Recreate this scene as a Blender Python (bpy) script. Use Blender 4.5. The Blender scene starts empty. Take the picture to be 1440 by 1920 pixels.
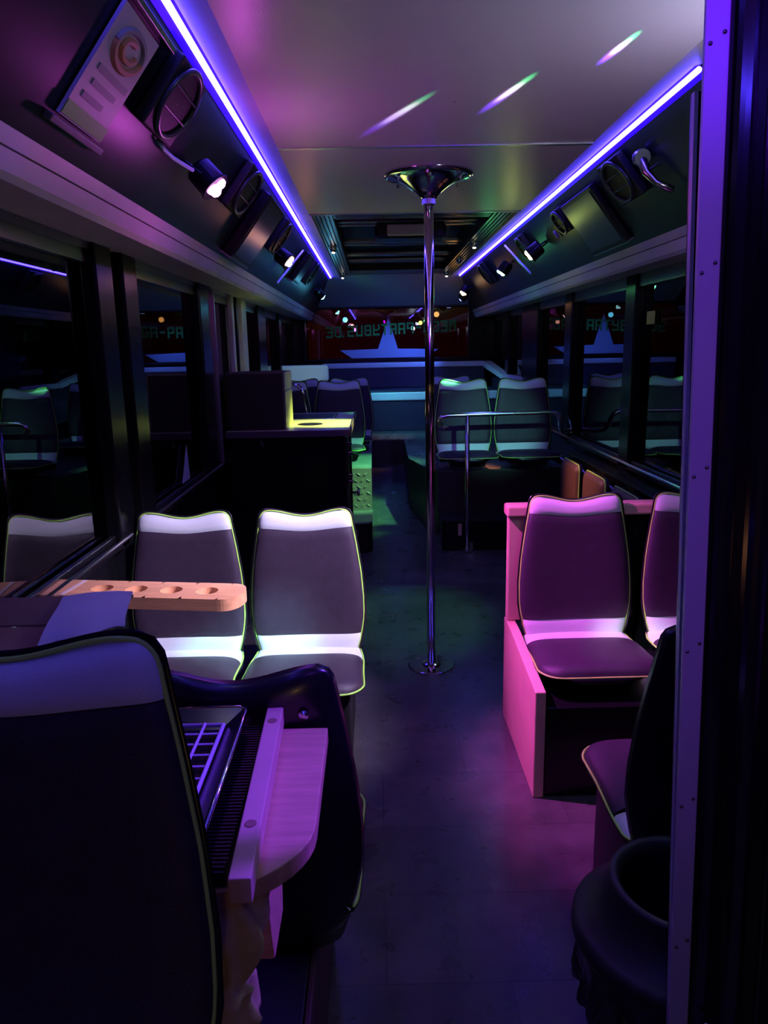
import bpy, math, random
from mathutils import Vector, Matrix
random.seed(4)
PI = math.pi
sc = bpy.context.scene
COL = sc.collection

# ------------------------------------------------------------------ camera
cam_d = bpy.data.cameras.new('camera')
cam = bpy.data.objects.new('camera', cam_d)
COL.objects.link(cam)
F = 1387.0
cam_d.sensor_fit = 'HORIZONTAL'
cam_d.sensor_width = 36.0
cam_d.lens = 36.0 * F / 1440.0
cam_d.clip_start = 0.02
cam_d.clip_end = 200
fy = Vector((-20, 305, -1387)).normalized()          # world +Y seen from the camera
up = -Vector((126, -6307, -1387)).normalized()
up = (up - up.dot(fy) * fy).normalized()
rx = fy.cross(up)
R = Matrix((rx, fy, up))                             # camera to world
cam.matrix_world = Matrix.Translation((0, 0, 1.5)) @ R.to_4x4()
sc.camera = cam

# ------------------------------------------------------------------ world: night with a faint reddish town glow
w = bpy.data.worlds.new('night'); sc.world = w; w.use_nodes = True
wn = w.node_tree.nodes['Background']
wn.inputs[0].default_value = (0.010, 0.0042, 0.0050, 1)
wn.inputs[1].default_value = 1.0

sc.view_settings.view_transform = 'Standard'
sc.view_settings.look = 'None'
sc.view_settings.exposure = 0.0
sc.view_settings.gamma = 1.0
sc.view_settings.use_curve_mapping = False

def spot(name, loc, target, color, energy, size, blend=0.5, radius=0.02):
    l = bpy.data.lights.new(name, 'SPOT')
    l.color = color; l.energy = energy; l.spot_size = math.radians(size)
    l.spot_blend = blend; l.shadow_soft_size = radius
    o = bpy.data.objects.new(name, l); COL.objects.link(o)
    o.location = loc
    o.rotation_euler = (Vector(target) - Vector(loc)).to_track_quat('-Z', 'Y').to_euler()
    return o
def point(name, loc, color, energy, radius=0.04):
    l = bpy.data.lights.new(name, 'POINT')
    l.color = color; l.energy = energy; l.shadow_soft_size = radius
    o = bpy.data.objects.new(name, l); COL.objects.link(o); o.location = loc
    return o

# prism beams of the moving effect light that draws three streaks on the ceiling
SRC = Vector((.775, 1.15, 2.03))
for (x, y), (dx, dy), k in [((.095, 2.53), (.165, -.34), .85), ((.407, 2.35), (.085, -.284), 1.1), ((.626, 2.03), (.033, -.18), 1.5)]:
    for f, c, e, sz in [(-.30, (.10, .02, 1), 600, 1.4), (.04, (1, .80, .95), 900, 1.4), (.30, (.08, 1, .30), 420, 1.4), (-.14, (.35, .1, 1), 300, 1.9)]:
        spot('effect_or_added_beam', SRC, (x + dx * f, y + dy * f, 2.218), c, e * k, sz, 0.9, 0.004)

# coloured fixtures: (Y, k along the sloped panel, side, colour, beam energy, beam size, target, spill energy)
FIX = [
 (2.494, .526, -1, (.90, .11, 1.0), 380, 45, (.82, 2.36, .50), 1.9, 'pink', 1),
 (4.538, .531, -1, (1.0, .40, .33), 170, 26, (1.2, 4.25, .6), 0.4, 'red', 1),
 (7.45, .526, -1, (.12, .65, 1.0), 110, 60, (.6, 8.0, .8), .7, 'cyan', 1),
 (4.652, .452, 1, (.80, 1.0, .22), 800, 24, (-.28, 4.98, 1.0), .5, 'pale green', 1),
 (5.665, .433, 1, (.15, 1.0, .35), 300, 34, (-.10, 5.9, .5), .5, 'green', 1),
 (7.95, .378, 1, (1.0, .45, .12), 40, 30, (.0, 7.6, .6), 0.4, 'orange', 1),
 (1.70, .50, 1, (.72, .60, 1.0), 430, 40, (-.48, 2.62, .52), 4.2, 'white', 1),
 (1.45, .45, 1, (.35, .92, 1.0), 520, 12, (-.48, 2.62, .38), 1.4, 'cyan white', 1),
 (.80, .50, -1, (.75, .85, 1.0), 300, 8, (.98, 2.62, .36), .0, 'white', 1),
 (8.3, .50, 1, (.06, .16, 1.0), 60, 70, (.0, 8.95, 1.1), .0, 'blue (added)', 1),  # added fixture, turns the rear bench and star blue
 (1.22, .50, 1, (.15, .02, 1.0), 190, 27, (-.1, .98, .85), .0, 'violet (added)', 1),  # added fixture out of view, throws violet onto the near table
]
# further beams: some leave those fixtures, others are added to brighten things
spot('fixture_or_added_beam', (1.00, 5.6, 2.06), (.12, 4.0, 0), (.2, 1, .4), 80, 26, 1.0, .03)
spot('fixture_or_added_beam', (1.00, 7.9, 2.08), (.62, 4.1, 0), (1, .4, .2), 150, 12, 1.0, .03)
spot('fixture_or_added_beam', (-.52, 7.4, 2.05), (.05, 8.55, 2.1), (.12, 1, .65), 40, 34, 1.0, .03)
spot('fixture_or_added_beam', (-.52, 7.4, 2.05), (.10, 7.6, .9), (.2, .8, 1), 25, 16, .6, .03)
spot('fixture_or_added_beam', (.96, 1.52, 2.0), (-.50, 2.0, .85), (.95, .62, .85), 300, 17, .8, .02)  # pinkish beam added to brighten the cup shelf
spot('fixture_or_added_beam', (.95, 1.75, 2.04), (.88, 5.6, .9), (.25, .95, .9), 260, 13, .9, .02)  # teal beam added for the raised right seats
spot('fixture_or_added_beam', (1.0, 5.1, 2.0), (-.70, 7.6, 1.27), (.5, .9, 1), 110, 10, .8, .03)  # beam added for the rear left corner backrest, no fixture there
point('cab_lamp', (.05, -.75, .75), (1, .58, .14), 1.7, .05)
spot('effect_or_added_beam', (.30, -.55, 2.15), (.43, .95, 2.0), (.13, .0, 1), 110, 26, 1.0, .03)  # blue spot added behind the camera for the metal post, no fixture there
spot('effect_or_added_beam', (.30, -.55, 2.15), (.46, .95, 1.45), (.30, .06, 1), 26, 44, 1.0, .03)  # wider violet spot added at the same point for post and door
spot('fixture_or_added_beam', (1.0, 4.45, 2.05), (-.08, 5.6, .45), (.35, 1, .3), 260, 14, .9, .02)

# ------------------------------------------------------------------ materials
MATS = {}
def mat(name, color=(.5, .5, .5), rough=.5, metal=0.0, emit=None, estr=0, bump=0, bscale=60, coat=0, spec=.5, var=0, vscale=6, stretch=None):
    if name in MATS: return MATS[name]
    m = bpy.data.materials.new(name); m.use_nodes = True
    nt = m.node_tree; b = nt.nodes['Principled BSDF']
    b.inputs['Base Color'].default_value = (*color, 1)
    b.inputs['Roughness'].default_value = rough
    b.inputs['Metallic'].default_value = metal
    b.inputs['Specular IOR Level'].default_value = spec
    b.inputs['Coat Weight'].default_value = coat
    b.inputs['Coat Roughness'].default_value = .15
    if emit:
        b.inputs['Emission Color'].default_value = (*emit, 1)
        b.inputs['Emission Strength'].default_value = estr
    tc = nt.nodes.new('ShaderNodeTexCoord')
    vec = tc.outputs['Object']
    if stretch:
        mp = nt.nodes.new('ShaderNodeMapping'); mp.inputs['Scale'].default_value = stretch
        nt.links.new(vec, mp.inputs['Vector']); vec = mp.outputs['Vector']
    if var:
        n = nt.nodes.new('ShaderNodeTexNoise'); n.inputs['Scale'].default_value = vscale; n.inputs['Detail'].default_value = 5
        nt.links.new(vec, n.inputs['Vector'])
        r = nt.nodes.new('ShaderNodeValToRGB')
        r.color_ramp.elements[0].position = .3; r.color_ramp.elements[1].position = .72
        r.color_ramp.elements[0].color = (*[c * (1 - var) for c in color], 1)
        r.color_ramp.elements[1].color = (*[min(1, c * (1 + var)) for c in color], 1)
        nt.links.new(n.outputs['Fac'], r.inputs[0]); nt.links.new(r.outputs[0], b.inputs['Base Color'])
    if bump:
        n = nt.nodes.new('ShaderNodeTexNoise'); n.inputs['Scale'].default_value = bscale; n.inputs['Detail'].default_value = 3
        nt.links.new(vec, n.inputs['Vector'])
        bp = nt.nodes.new('ShaderNodeBump'); bp.inputs['Strength'].default_value = bump; bp.inputs['Distance'].default_value = .002
        nt.links.new(n.outputs['Fac'], bp.inputs['Height']); nt.links.new(bp.outputs[0], b.inputs['Normal'])
    MATS[name] = m
    return m

m_ceil = mat('ceiling_white', (.74, .70, .72), .35, bump=.15, bscale=220)
m_trim = mat('duct_cream', (.50, .48, .42), .42, var=.12, vscale=3)
m_alu = mat('brushed_aluminium', (.62, .62, .64), .33, 1.0, bump=.2, bscale=40, stretch=(1, 1, .03))
m_alu_dark = mat('ribbed_aluminium', (.28, .29, .29), .3, 1.0, bump=.2, bscale=30)
m_pil = mat('pillar_black', (.004, .004, .005), .24, spec=.12)
m_post = mat('satin_aluminium', (.60, .60, .64), .42, .25, bump=.12, bscale=50, stretch=(1, 1, .03))
m_door = mat('gloss_black_door', (.16, .13, .18), .13, .95, var=.3, vscale=2)
m_chrome = mat('chrome', (.75, .74, .76), .10, 1.0)
m_steel = mat('stainless_tube', (.65, .62, .62), .2, 1.0)
m_black = mat('black_laminate', (.005, .005, .006), .20, spec=.35)
m_blackm = mat('black_matte', (.008, .008, .010), .6, bump=.3, bscale=80)
m_cove = mat('cove_black_film', (.005, .010, .014), .36, spec=.28, bump=.15, bscale=7, var=.6, vscale=3)
m_dark = mat('dark_plastic', (.006, .005, .007), .4, spec=.25)
m_shell = mat('seat_shell_plastic', (.010, .009, .012), .28, coat=.25)
m_leather = mat('charcoal_leatherette', (.040, .024, .042), .45, spec=.38, bump=.55, bscale=420, var=.12, vscale=30)
m_vinyl = mat('white_leatherette', (.72, .76, .74), .45, bump=.3, bscale=420)
m_lime = mat('lime_piping', (.44, .82, .12), .4)
m_brown = mat('brown_leatherette', (.16, .075, .055), .45, bump=.4, bscale=420)
m_wood = mat('pine_wood', (.62, .36, .20), .5, var=.18, vscale=5, stretch=(1.2, 12, 12), bump=.2, bscale=30)
m_wood2 = mat('painted_wood', (.66, .42, .30), .5, var=.08, vscale=8)
m_worktop = mat('worktop_cream', (.60, .60, .42), .3, var=.15, vscale=9)
m_edge = mat('worktop_edge', (.20, .14, .18), .25, .6)
m_check = mat('checker_plate', (.32, .34, .33), .38, .35, var=.2)
m_grey = mat('grey_screen', (.035, .045, .055), .3)
m_paper = mat('paper', (.62, .60, .66), .7, var=.05)
m_card = mat('cardboard', (.30, .18, .10), .8, var=.15)
m_blue = mat('blue_plastic', (.05, .14, .45), .4)
m_foam = mat('cream_foam', (.66, .52, .24), .9, bump=.8, bscale=60, var=.15, vscale=30)
m_bin = mat('black_rubber', (.02, .018, .024), .48, bump=.3, bscale=60)
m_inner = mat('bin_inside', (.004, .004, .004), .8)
m_liner = mat('bin_liner_film', (.012, .01, .014), .22, coat=.4)
m_decal = mat('white_film', (.40, .46, .62), .6)
m_decalt = mat('pale_film', (.35, .38, .45), .6)
m_green = mat('green_film', (.03, .42, .05), .6)
m_yellow = mat('yellow_film', (.55, .60, .08), .6)
m_blob = mat('sign_orange', (.55, .24, .12), .5)
m_sgrey = mat('sign_grey', (.26, .26, .30), .5)
m_sgreen = mat('sign_green', (.14, .55, .03), .5)
m_sign = mat('sign_white', (.50, .44, .52), .45)
m_tar = mat('asphalt_outside', (.08, .06, .05), .8, var=.3, vscale=.8)
m_led = mat('led_core', (.3, .3, .3), .5, emit=(.078, .048, 1.0), estr=27.0)
m_ledglow = mat('led_diffuser', (.02, .01, .2), .5, emit=(.03, .0, 1.0), estr=1.0)
m_lamp = mat('street_lamp_glow', (.1, .1, .1), .5, emit=(1.0, .42, .10), estr=3.0)
m_lampr = mat('red_lamp_glow', (.1, .1, .1), .5, emit=(1.0, .06, .03), estr=2.5)
m_warm = mat('downlight_glow', (.3, .3, .3), .5, emit=(1.0, .86, .74), estr=6)
m_diff = mat('frosted_cover', (.40, .42, .45), .4)
def lens(nm, c, s): return mat('lens_' + nm, (.1, .1, .1), .4, emit=tuple(min(1, v + .25) if True else v for v in c), estr=s)

# vinyl floor with printed dark stone tiles
def floor_mat():
    m = bpy.data.materials.new('dark_vinyl_floor'); m.use_nodes = True
    nt = m.node_tree; b = nt.nodes['Principled BSDF']; L = nt.links
    tc = nt.nodes.new('ShaderNodeTexCoord')
    br = nt.nodes.new('ShaderNodeTexBrick'); br.inputs['Scale'].default_value = 1.0
    br.inputs['Brick Width'].default_value = .60; br.inputs['Row Height'].default_value = .30
    br.inputs['Mortar Size'].default_value = .002
    br.inputs['Color1'].default_value = (.9, .9, .9, 1); br.inputs['Color2'].default_value = (.6, .6, .6, 1); br.inputs['Mortar'].default_value = (.35, .35, .35, 1)
    L.new(tc.outputs['Object'], br.inputs['Vector'])
    n = nt.nodes.new('ShaderNodeTexNoise'); n.inputs['Scale'].default_value = 5; n.inputs['Detail'].default_value = 8; n.inputs['Roughness'].default_value = .65
    L.new(tc.outputs['Object'], n.inputs['Vector'])
    r = nt.nodes.new('ShaderNodeValToRGB'); r.color_ramp.elements[0].position = .18; r.color_ramp.elements[1].position = .82
    r.color_ramp.elements[0].color = (.030, .028, .030, 1); r.color_ramp.elements[1].color = (.19, .175, .17, 1)
    L.new(n.outputs['Fac'], r.inputs[0])
    mx = nt.nodes.new('ShaderNodeMixRGB'); mx.blend_type = 'MULTIPLY'; mx.inputs[0].default_value = 1
    L.new(r.outputs[0], mx.inputs[1]); L.new(br.outputs['Color'], mx.inputs[2]); L.new(mx.outputs[0], b.inputs['Base Color'])
    n2 = nt.nodes.new('ShaderNodeTexNoise'); n2.inputs['Scale'].default_value = 9; n2.inputs['Detail'].default_value = 4
    L.new(tc.outputs['Object'], n2.inputs['Vector'])
    mr = nt.nodes.new('ShaderNodeMapRange'); mr.inputs['To Min'].default_value = .18; mr.inputs['To Max'].default_value = .42
    L.new(n2.outputs['Fac'], mr.inputs['Value']); L.new(mr.outputs[0], b.inputs['Roughness'])
    bp = nt.nodes.new('ShaderNodeBump'); bp.inputs['Strength'].default_value = .10; bp.inputs['Distance'].default_value = .003
    L.new(n.outputs['Fac'], bp.inputs['Height']); L.new(bp.outputs[0], b.inputs['Normal'])
    return m
m_floor = floor_mat()

def glass_mat(name, tint, ior):
    m = bpy.data.materials.new(name); m.use_nodes = True
    nt = m.node_tree; L = nt.links
    for n in list(nt.nodes): nt.nodes.remove(n)
    o = nt.nodes.new('ShaderNodeOutputMaterial'); mx = nt.nodes.new('ShaderNodeMixShader')
    t = nt.nodes.new('ShaderNodeBsdfTransparent'); t.inputs[0].default_value = (*tint, 1)
    g = nt.nodes.new('ShaderNodeBsdfGlossy'); g.inputs['Roughness'].default_value = .004; g.inputs[0].default_value = (.95, .95, .95, 1)
    f = nt.nodes.new('ShaderNodeFresnel'); f.inputs[0].default_value = ior
    L.new(f.outputs[0], mx.inputs[0]); L.new(t.outputs[0], mx.inputs[1]); L.new(g.outputs[0], mx.inputs[2]); L.new(mx.outputs[0], o.inputs[0])
    return m
m_glass = glass_mat('tinted_window_glass', (.42, .36, .36), 2.1)

# ------------------------------------------------------------------ mesh helpers
class MB:
    def __init__(s): s.v = []; s.f = []
    def add(s, vs, fs):
        n = len(s.v); s.v += [tuple(p) for p in vs]; s.f += [tuple(i + n for i in f) for f in fs]; return s
    def box(s, x0, x1, y0, y1, z0, z1):
        v = [(x, y, z) for x in (x0, x1) for y in (y0, y1) for z in (z0, z1)]
        return s.add(v, [(0, 1, 3, 2), (4, 6, 7, 5), (0, 4, 5, 1), (2, 3, 7, 6), (0, 2, 6, 4), (1, 5, 7, 3)])
    def hexa(s, a, b):      # two quads (lists of four points)
        return s.add(a + b, [(3, 2, 1, 0), (4, 5, 6, 7)] + [(i, (i + 1) % 4, 4 + (i + 1) % 4, 4 + i) for i in range(4)])
    def prism(s, poly, off):  # polygon (3d points) extruded by vector
        n = len(poly); off = Vector(off)
        a = [Vector(p) for p in poly]; b = [p + off for p in a]
        return s.add(a + b, [tuple(range(n - 1, -1, -1)), tuple(range(n, 2 * n))] + [(i, (i + 1) % n, n + (i + 1) % n, n + i) for i in range(n)])
    def tube(s, pts, r, n=10, closed=False):
        pts = [Vector(p) for p in pts]; N = len(pts)
        rs = r if isinstance(r, (list, tuple)) else [r] * N
        T = []
        for i in range(N):
            if closed: d = pts[(i + 1) % N] - pts[i - 1]
            else: d = pts[min(i + 1, N - 1)] - pts[max(i - 1, 0)]
            T.append(d.normalized())
        u = T[0].orthogonal().normalized(); base = []
        for i in range(N):
            u = (u - u.dot(T[i]) * T[i]).normalized(); v = T[i].cross(u)
            base += [pts[i] + rs[i] * (math.cos(2 * PI * k / n) * u + math.sin(2 * PI * k / n) * v) for k in range(n)]
        fs = []
        for i in range(N if closed else N - 1):
            j = (i + 1) % N
            for k in range(n):
                fs.append((i * n + k, i * n + (k + 1) % n, j * n + (k + 1) % n, j * n + k))
        if not closed: fs += [tuple(range(n - 1, -1, -1)), tuple(range((N - 1) * n, N * n))]
        return s.add(base, fs)
    def lathe(s, prof, c, axis=(0, 0, 1), n=32, cap0=True, cap1=True):
        c = Vector(c); a = Vector(axis).normalized(); u = a.orthogonal().normalized(); v = a.cross(u)
        vs = []
        for r, h in prof:
            vs += [c + a * h + r * (math.cos(2 * PI * k / n) * u + math.sin(2 * PI * k / n) * v) for k in range(n)]
        fs = [(i * n + k, i * n + (k + 1) % n, (i + 1) * n + (k + 1) % n, (i + 1) * n + k) for i in range(len(prof) - 1) for k in range(n)]
        if cap0: fs.append(tuple(range(n - 1, -1, -1)))
        if cap1: fs.append(tuple(range((len(prof) - 1) * n, len(prof) * n)))
        return s.add(vs, fs)
    def grid(s, fn, nu, nv):
        vs = [fn(i / nu, j / nv) for i in range(nu + 1) for j in range(nv + 1)]
        fs = [(i * (nv + 1) + j, (i + 1) * (nv + 1) + j, (i + 1) * (nv + 1) + j + 1, i * (nv + 1) + j + 1) for i in range(nu) for j in range(nv)]
        return s.add(vs, fs)
    def build(s, name, m, parent=None, smooth=False, bevel=0, label=None, kind=None, cat=None, group=None, fix=True):
        me = bpy.data.meshes.new(name); me.from_pydata(s.v, [], s.f); me.update()
        if fix:
            import bmesh
            bm = bmesh.new(); bm.from_mesh(me); bmesh.ops.recalc_face_normals(bm, faces=bm.faces); bm.to_mesh(me); bm.free()
        me.materials.append(m)
        if smooth:
            for p in me.polygons: p.use_smooth = True
        o = bpy.data.objects.new(name, me); COL.objects.link(o)
        if bevel:
            b = o.modifiers.new('bevel', 'BEVEL'); b.width = bevel; b.segments = 2; b.limit_method = 'ANGLE'
        if parent: o.parent = parent
        if kind: o['kind'] = kind
        if label: o['label'] = label
        if cat: o['category'] = cat
        if group: o['group'] = group
        return o
def empty(name, loc=(0, 0, 0), rz=0, label=None, cat=None, group=None, kind=None):
    o = bpy.data.objects.new(name, None); COL.objects.link(o); o.location = loc; o.rotation_euler = (0, 0, rz)
    o.empty_display_size = .05
    if label: o['label'] = label
    if cat: o['category'] = cat
    if group: o['group'] = group
    if kind: o['kind'] = kind
    return o
def kids(o): return [c for c in bpy.data.objects if c.parent == o]
def copy_tree(o, parent=None):
    c = o.copy(); COL.objects.link(c); c.parent = parent
    for ch in kids(o): copy_tree(ch, c)
    return c
def struct(name, mb, m, bevel=0, smooth=False, label=None):
    return mb.build(name, m, None, smooth, bevel, kind='structure', label=label, cat=None)

XL, XR, XC = -.965, 1.455, .245
Y0, YR = -1.0, 9.05
FL = lambda y: 0 if y < 4.6 else min(.36, (y - 4.6) * .1286)

# ------------------------------------------------------------------ setting
struct('floor', MB().grid(lambda u, v: (XL - .05 + (XR - XL + .1) * u, [Y0, 4.6, 7.4, YR][round(v * 3)], [0, 0, .36, .36][round(v * 3)]), 1, 3), m_floor, label='dark mottled vinyl floor of the aisle')
c = MB().box(-.331, .815, Y0, 2.908, 2.218, 2.235).build('ceiling', m_ceil, kind='structure', label='pale smooth ceiling panels between the LED strips')
MB().box(-.331, .815, 2.914, 4.25, 2.216, 2.233).build('ceiling_panel', m_ceil, c)
MB().box(-.331, .815, 2.900, 2.922, 2.2145, 2.218).build('joint_strip', m_alu, c)
MB().box(-.331, .815, 4.235, 4.262, 2.212, 2.25).build('end_trim', m_alu_dark, c)
rv = []
for (x, y) in [(.25, 2.86), (.35, 2.86), (.24, 2.62), (.26, 2.42), (.5, 2.86), (.1, 2.86)]:
    rv.append(MB().lathe([(.004, 2.216), (.004, 2.219)], (x, y, 0), n=10).build('rivet', m_alu, c))
# sloped lips between ceiling and LED
for s, nm in ((-1, 'left'), (1, 'right')):
    X = (lambda x: x) if s < 0 else (lambda x: 2 * XC - x)
    lip = MB().prism([(X(-.325), Y0, 2.222), (X(-.434), Y0, 2.252), (X(-.434), Y0, 2.282), (X(-.325), Y0, 2.252)], (0, 9.0, 0))
    struct('trim_1' if s < 0 else 'trim_2', lip, m_trim, label='pale sloped lip between ceiling and %s LED strip' % nm)
    # black sloped speaker panel
    pan = MB().prism([(X(-.436), Y0, 2.250), (X(-.685), Y0, 1.930), (X(-.73), Y0, 1.930), (X(-.47), Y0, 2.275)], (0, YR - Y0, 0))
    struct('trim_3' if s < 0 else 'trim_4', pan, m_cove, label='glossy black sloped panel above the %s windows' % nm)
    # cream duct: face, groove, underside
    du = MB()
    du.prism([(X(-.685), Y0, 1.930), (X(-.6985), Y0, 1.898), (X(-.76), Y0, 1.898), (X(-.76), Y0, 1.930)], (0, YR - Y0, 0))
    du.prism([(X(-.700), Y0, 1.894), (X(-.715), Y0, 1.856), (X(-.728), Y0, 1.843), (X(-.965), Y0, 1.870), (X(-.965), Y0, 1.897), (X(-.72), Y0, 1.897)], (0, YR - Y0, 0))
    d = struct('trim_5' if s < 0 else 'trim_6', du, m_trim, label='cream air duct running above the %s windows' % nm)
    MB().prism([(X(-.688), Y0, 1.9305), (X(-.72), Y0, 1.9305), (X(-.72), Y0, 1.935), (X(-.688), Y0, 1.935)], (0, YR - Y0, 0)).build('edge_strip', m_alu_dark, d)
    # roof skin above so that nothing leaks
    struct('wall_left' if s < 0 else 'wall_right', MB()
           .prism([(X(-.965), Y0, -.02), (X(-.965), Y0, .82), (X(-1.03), Y0, .82), (X(-1.03), Y0, -.02)], (0, YR - Y0, 0)), m_black,
           label='black panelled lower wall under the %s windows' % nm)
    ro = MB().prism([(X(-.965), Y0, 1.90), (X(-.965), Y0, 2.45), (X(-1.03), Y0, 2.45), (X(-1.03), Y0, 1.866)], (0, YR - Y0, 0))
    struct('trim_7' if s < 0 else 'trim_8', ro, m_blackm, label='black roof edge behind the %s duct' % nm)
struct('trim_9', MB().box(-1.03, 1.52, Y0, YR, 2.45, 2.48), m_blackm, label='dark roof skin above the hatch')
struct('wall_front', MB().box(-1.03, 1.52, Y0 - .04, Y0, 0, 2.48), m_blackm, label='dark front bulkhead behind the viewer')

# rear ceiling with hatch frame
rc = MB()
rc.box(-.331, -.215, 4.262, 7.95, 2.25, 2.27)
rc.box(.70, .815, 4.262, 7.95, 2.25, 2.27)
rc.box(-.215, .70, 4.262, 4.60, 2.25, 2.27)
rc.box(-.215, .70, 7.55, 7.95, 2.25, 2.27)
rear = rc.build('ceiling', m_alu_dark, kind='structure', label='dark metal rear ceiling around the roof hatch')
for s in (-1, 1):
    for i in range(5):
        x = (-.222 - i * .024) if s < 0 else (.706 + i * .024)
        MB().box(x - .006, x + .006, 4.262, 7.95, 2.238, 2.252).build('rib', m_alu_dark, rear)
for i in range(9):
    y = 4.30 + i * .032
    MB().box(-.20, .69, y - .006, y + .006, 2.240, 2.252).build('rib', m_alu_dark, rear)
hat = empty('roof_hatch', (.245, 6.05, 2.25), label='dark recessed roof hatch with metal cross bars over the aisle', cat='hatch')
def P(mb, name, m, parent, **k):        # build with world coordinates under a parent that has no rotation
    off = Vector((0, 0, 0)); q = parent
    while q: off = off + q.location; q = q.parent
    mb.v = [tuple(Vector(p) - off) for p in mb.v]
    return mb.build(name, m, parent, **k)
P(MB().box(-.215, .70, 4.6, 7.55, 2.40, 2.415), 'hatch_lid', m_blackm, hat)
P(MB().box(-.225, -.213, 4.6, 7.55, 2.252, 2.41), 'side_panel', m_dark, hat)
P(MB().box(.698, .71, 4.6, 7.55, 2.252, 2.41), 'side_panel', m_dark, hat)
P(MB().box(-.215, .70, 7.54, 7.552, 2.252, 2.41), 'end_panel', m_dark, hat)
for y, w_ in ((5.05, .05), (5.18, .05), (5.95, .10), (6.12, .05), (6.75, .12), (7.2, .16)):
    P(MB().box(-.213, .698, y, y + w_, 2.30, 2.325), 'cross_bar', m_alu_dark, hat, bevel=.004)
P(MB().lathe([(.035, 2.385), (.028, 2.37), (.0, 2.368)], (.09, 5.75, 0), n=20, cap1=False), 'round_cap', m_diff, hat)

# box shaped light unit hanging below the hatch front
dv = empty('ceiling_light', (.245, 4.85, 2.18), label='small boxed ceiling light with pale frosted cover below the roof hatch', cat='light')
P(MB().box(.035, .455, 4.81, 4.99, 2.165, 2.262), 'housing', m_dark, dv, bevel=.01)
P(MB().box(.10, .345, 4.795, 4.812, 2.178, 2.246), 'cover', m_diff, dv, bevel=.012)
for x in (.025, .457): P(MB().lathe([(.03, 0), (.038, .006), (.03, .012)], (x, 4.87, 2.215), axis=(1, 0, 0), n=20), 'end_cap', m_dark, dv)

# chrome downlights either side of the hatch
DL = [(-.323, 5.713, 'left of the hatch, nearer one'), (-.335, 7.70, 'left of the hatch, farther one'), (.781, 5.585, 'right of the hatch, nearer one'), (.786, 6.6, 'right of the hatch, middle one'), (.786, 7.70, 'right of the hatch, farther one')]
for i, (x, y, t) in enumerate(DL):
    x = x + .045 if x < 0 else x - .04
    e = empty('downlight', (x, y, 2.245), label='tiny chrome ceiling spotlight ' + t, cat='light', group='chrome spotlights beside the hatch')
    MB().lathe([(.045, 0), (.045, -.006), (.03, -.010)], (0, 0, 0), n=20).build('ring', m_chrome, e, smooth=False)
    MB().lathe([(.022, -.006), (.026, -.020), (.020, -.040), (.012, -.046)], (0, 0, 0), n=16).build('swivel_head', m_chrome, e, smooth=True)
    if i != 3: MB().lathe([(.013, -.046), (.011, -.052), (.0, -.054)], (0, 0, 0), n=12, cap1=False).build('bulb', m_warm, e)

# rear header and rear wall with window opening
hd = struct('wall_back', MB().prism([(-.66, 7.95, 2.26), (1.15, 7.95, 2.26), (1.15, 9.0, 1.985), (-.66, 9.0, 1.985)], (0, .02, .03)), m_diff, label='grey sloped header panel above the rear window')
WX0, WX1, WZ0, WZ1 = -.80, 1.13, 1.395, 1.972
bw = MB()
bw.box(XL, WX0, 9.0, 9.05, 0, 2.3); bw.box(WX1, XR, 9.0, 9.05, 0, 2.3)
bw.box(WX0, WX1, 9.0, 9.05, 0, WZ0); bw.box(WX0, WX1, 9.0, 9.05, WZ1, 2.3)
struct('wall_rear', bw, m_black, label='black rear wall around the back window')
w1 = empty('window_1', (XC, 9.02, 1.7), kind='structure', label='rear window with green mirrored lettering and pale star')
P(MB().box(WX0, WX1, 9.022, 9.028, WZ0, WZ1), 'pane', m_glass, w1)
fr = MB(); fr.box(WX0 - .03, WX1 + .03, 8.975, 9.0, WZ1 - .005, WZ1 + .03); fr.box(WX0 - .03, WX1 + .03, 8.975, 9.0, WZ0 - .03, WZ0)
fr.box(WX0 - .03, WX0, 8.975, 9.0, WZ0, WZ1); fr.box(WX1, WX1 + .03, 8.975, 9.0, WZ0, WZ1)
P(fr, 'frame', m_dark, w1, bevel=.006)
# dark red-brown body film outside the rear glass
def film():
    m = bpy.data.materials.new('rear_film'); m.use_nodes = True; nt = m.node_tree
    for n in list(nt.nodes): nt.nodes.remove(n)
    o = nt.nodes.new('ShaderNodeOutputMaterial'); t = nt.nodes.new('ShaderNodeBsdfTranslucent'); d = nt.nodes.new('ShaderNodeBsdfDiffuse'); a = nt.nodes.new('ShaderNodeAddShader')
    t.inputs[0].default_value = (.30, .10, .07, 1); d.inputs[0].default_value = (.05, .012, .01, 1)
    nt.links.new(t.outputs[0], a.inputs[0]); nt.links.new(d.outputs[0], a.inputs[1]); nt.links.new(a.outputs[0], o.inputs[0]); return m
struct('trim_10', MB().box(WX0, WX1, 9.036, 9.037, WZ0, WZ1), film(), label='dark red film behind the rear window')
point('added_film_backlight', (.5, 14, .9), (1, .60, .45), 11, .3)  # unseen lamp added so the rear film glows reddish from behind

# star decal on the rear glass
def flat(mb, name, m, parent, **k): return P(mb, name, m, parent, **k)
y_ = 9.018
star = [(.184, y_, 1.862), (.292, y_, 1.503), (.775, y_, 1.490), (.62, y_, 1.400), (-.255, y_, 1.400), (-.40, y_, 1.496), (.055, y_, 1.503)]
st = MB().prism(star, (0, .002, 0)).build('star_decal', m_decal, label='pale blue star sticker on the rear window', cat='sticker')
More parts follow.
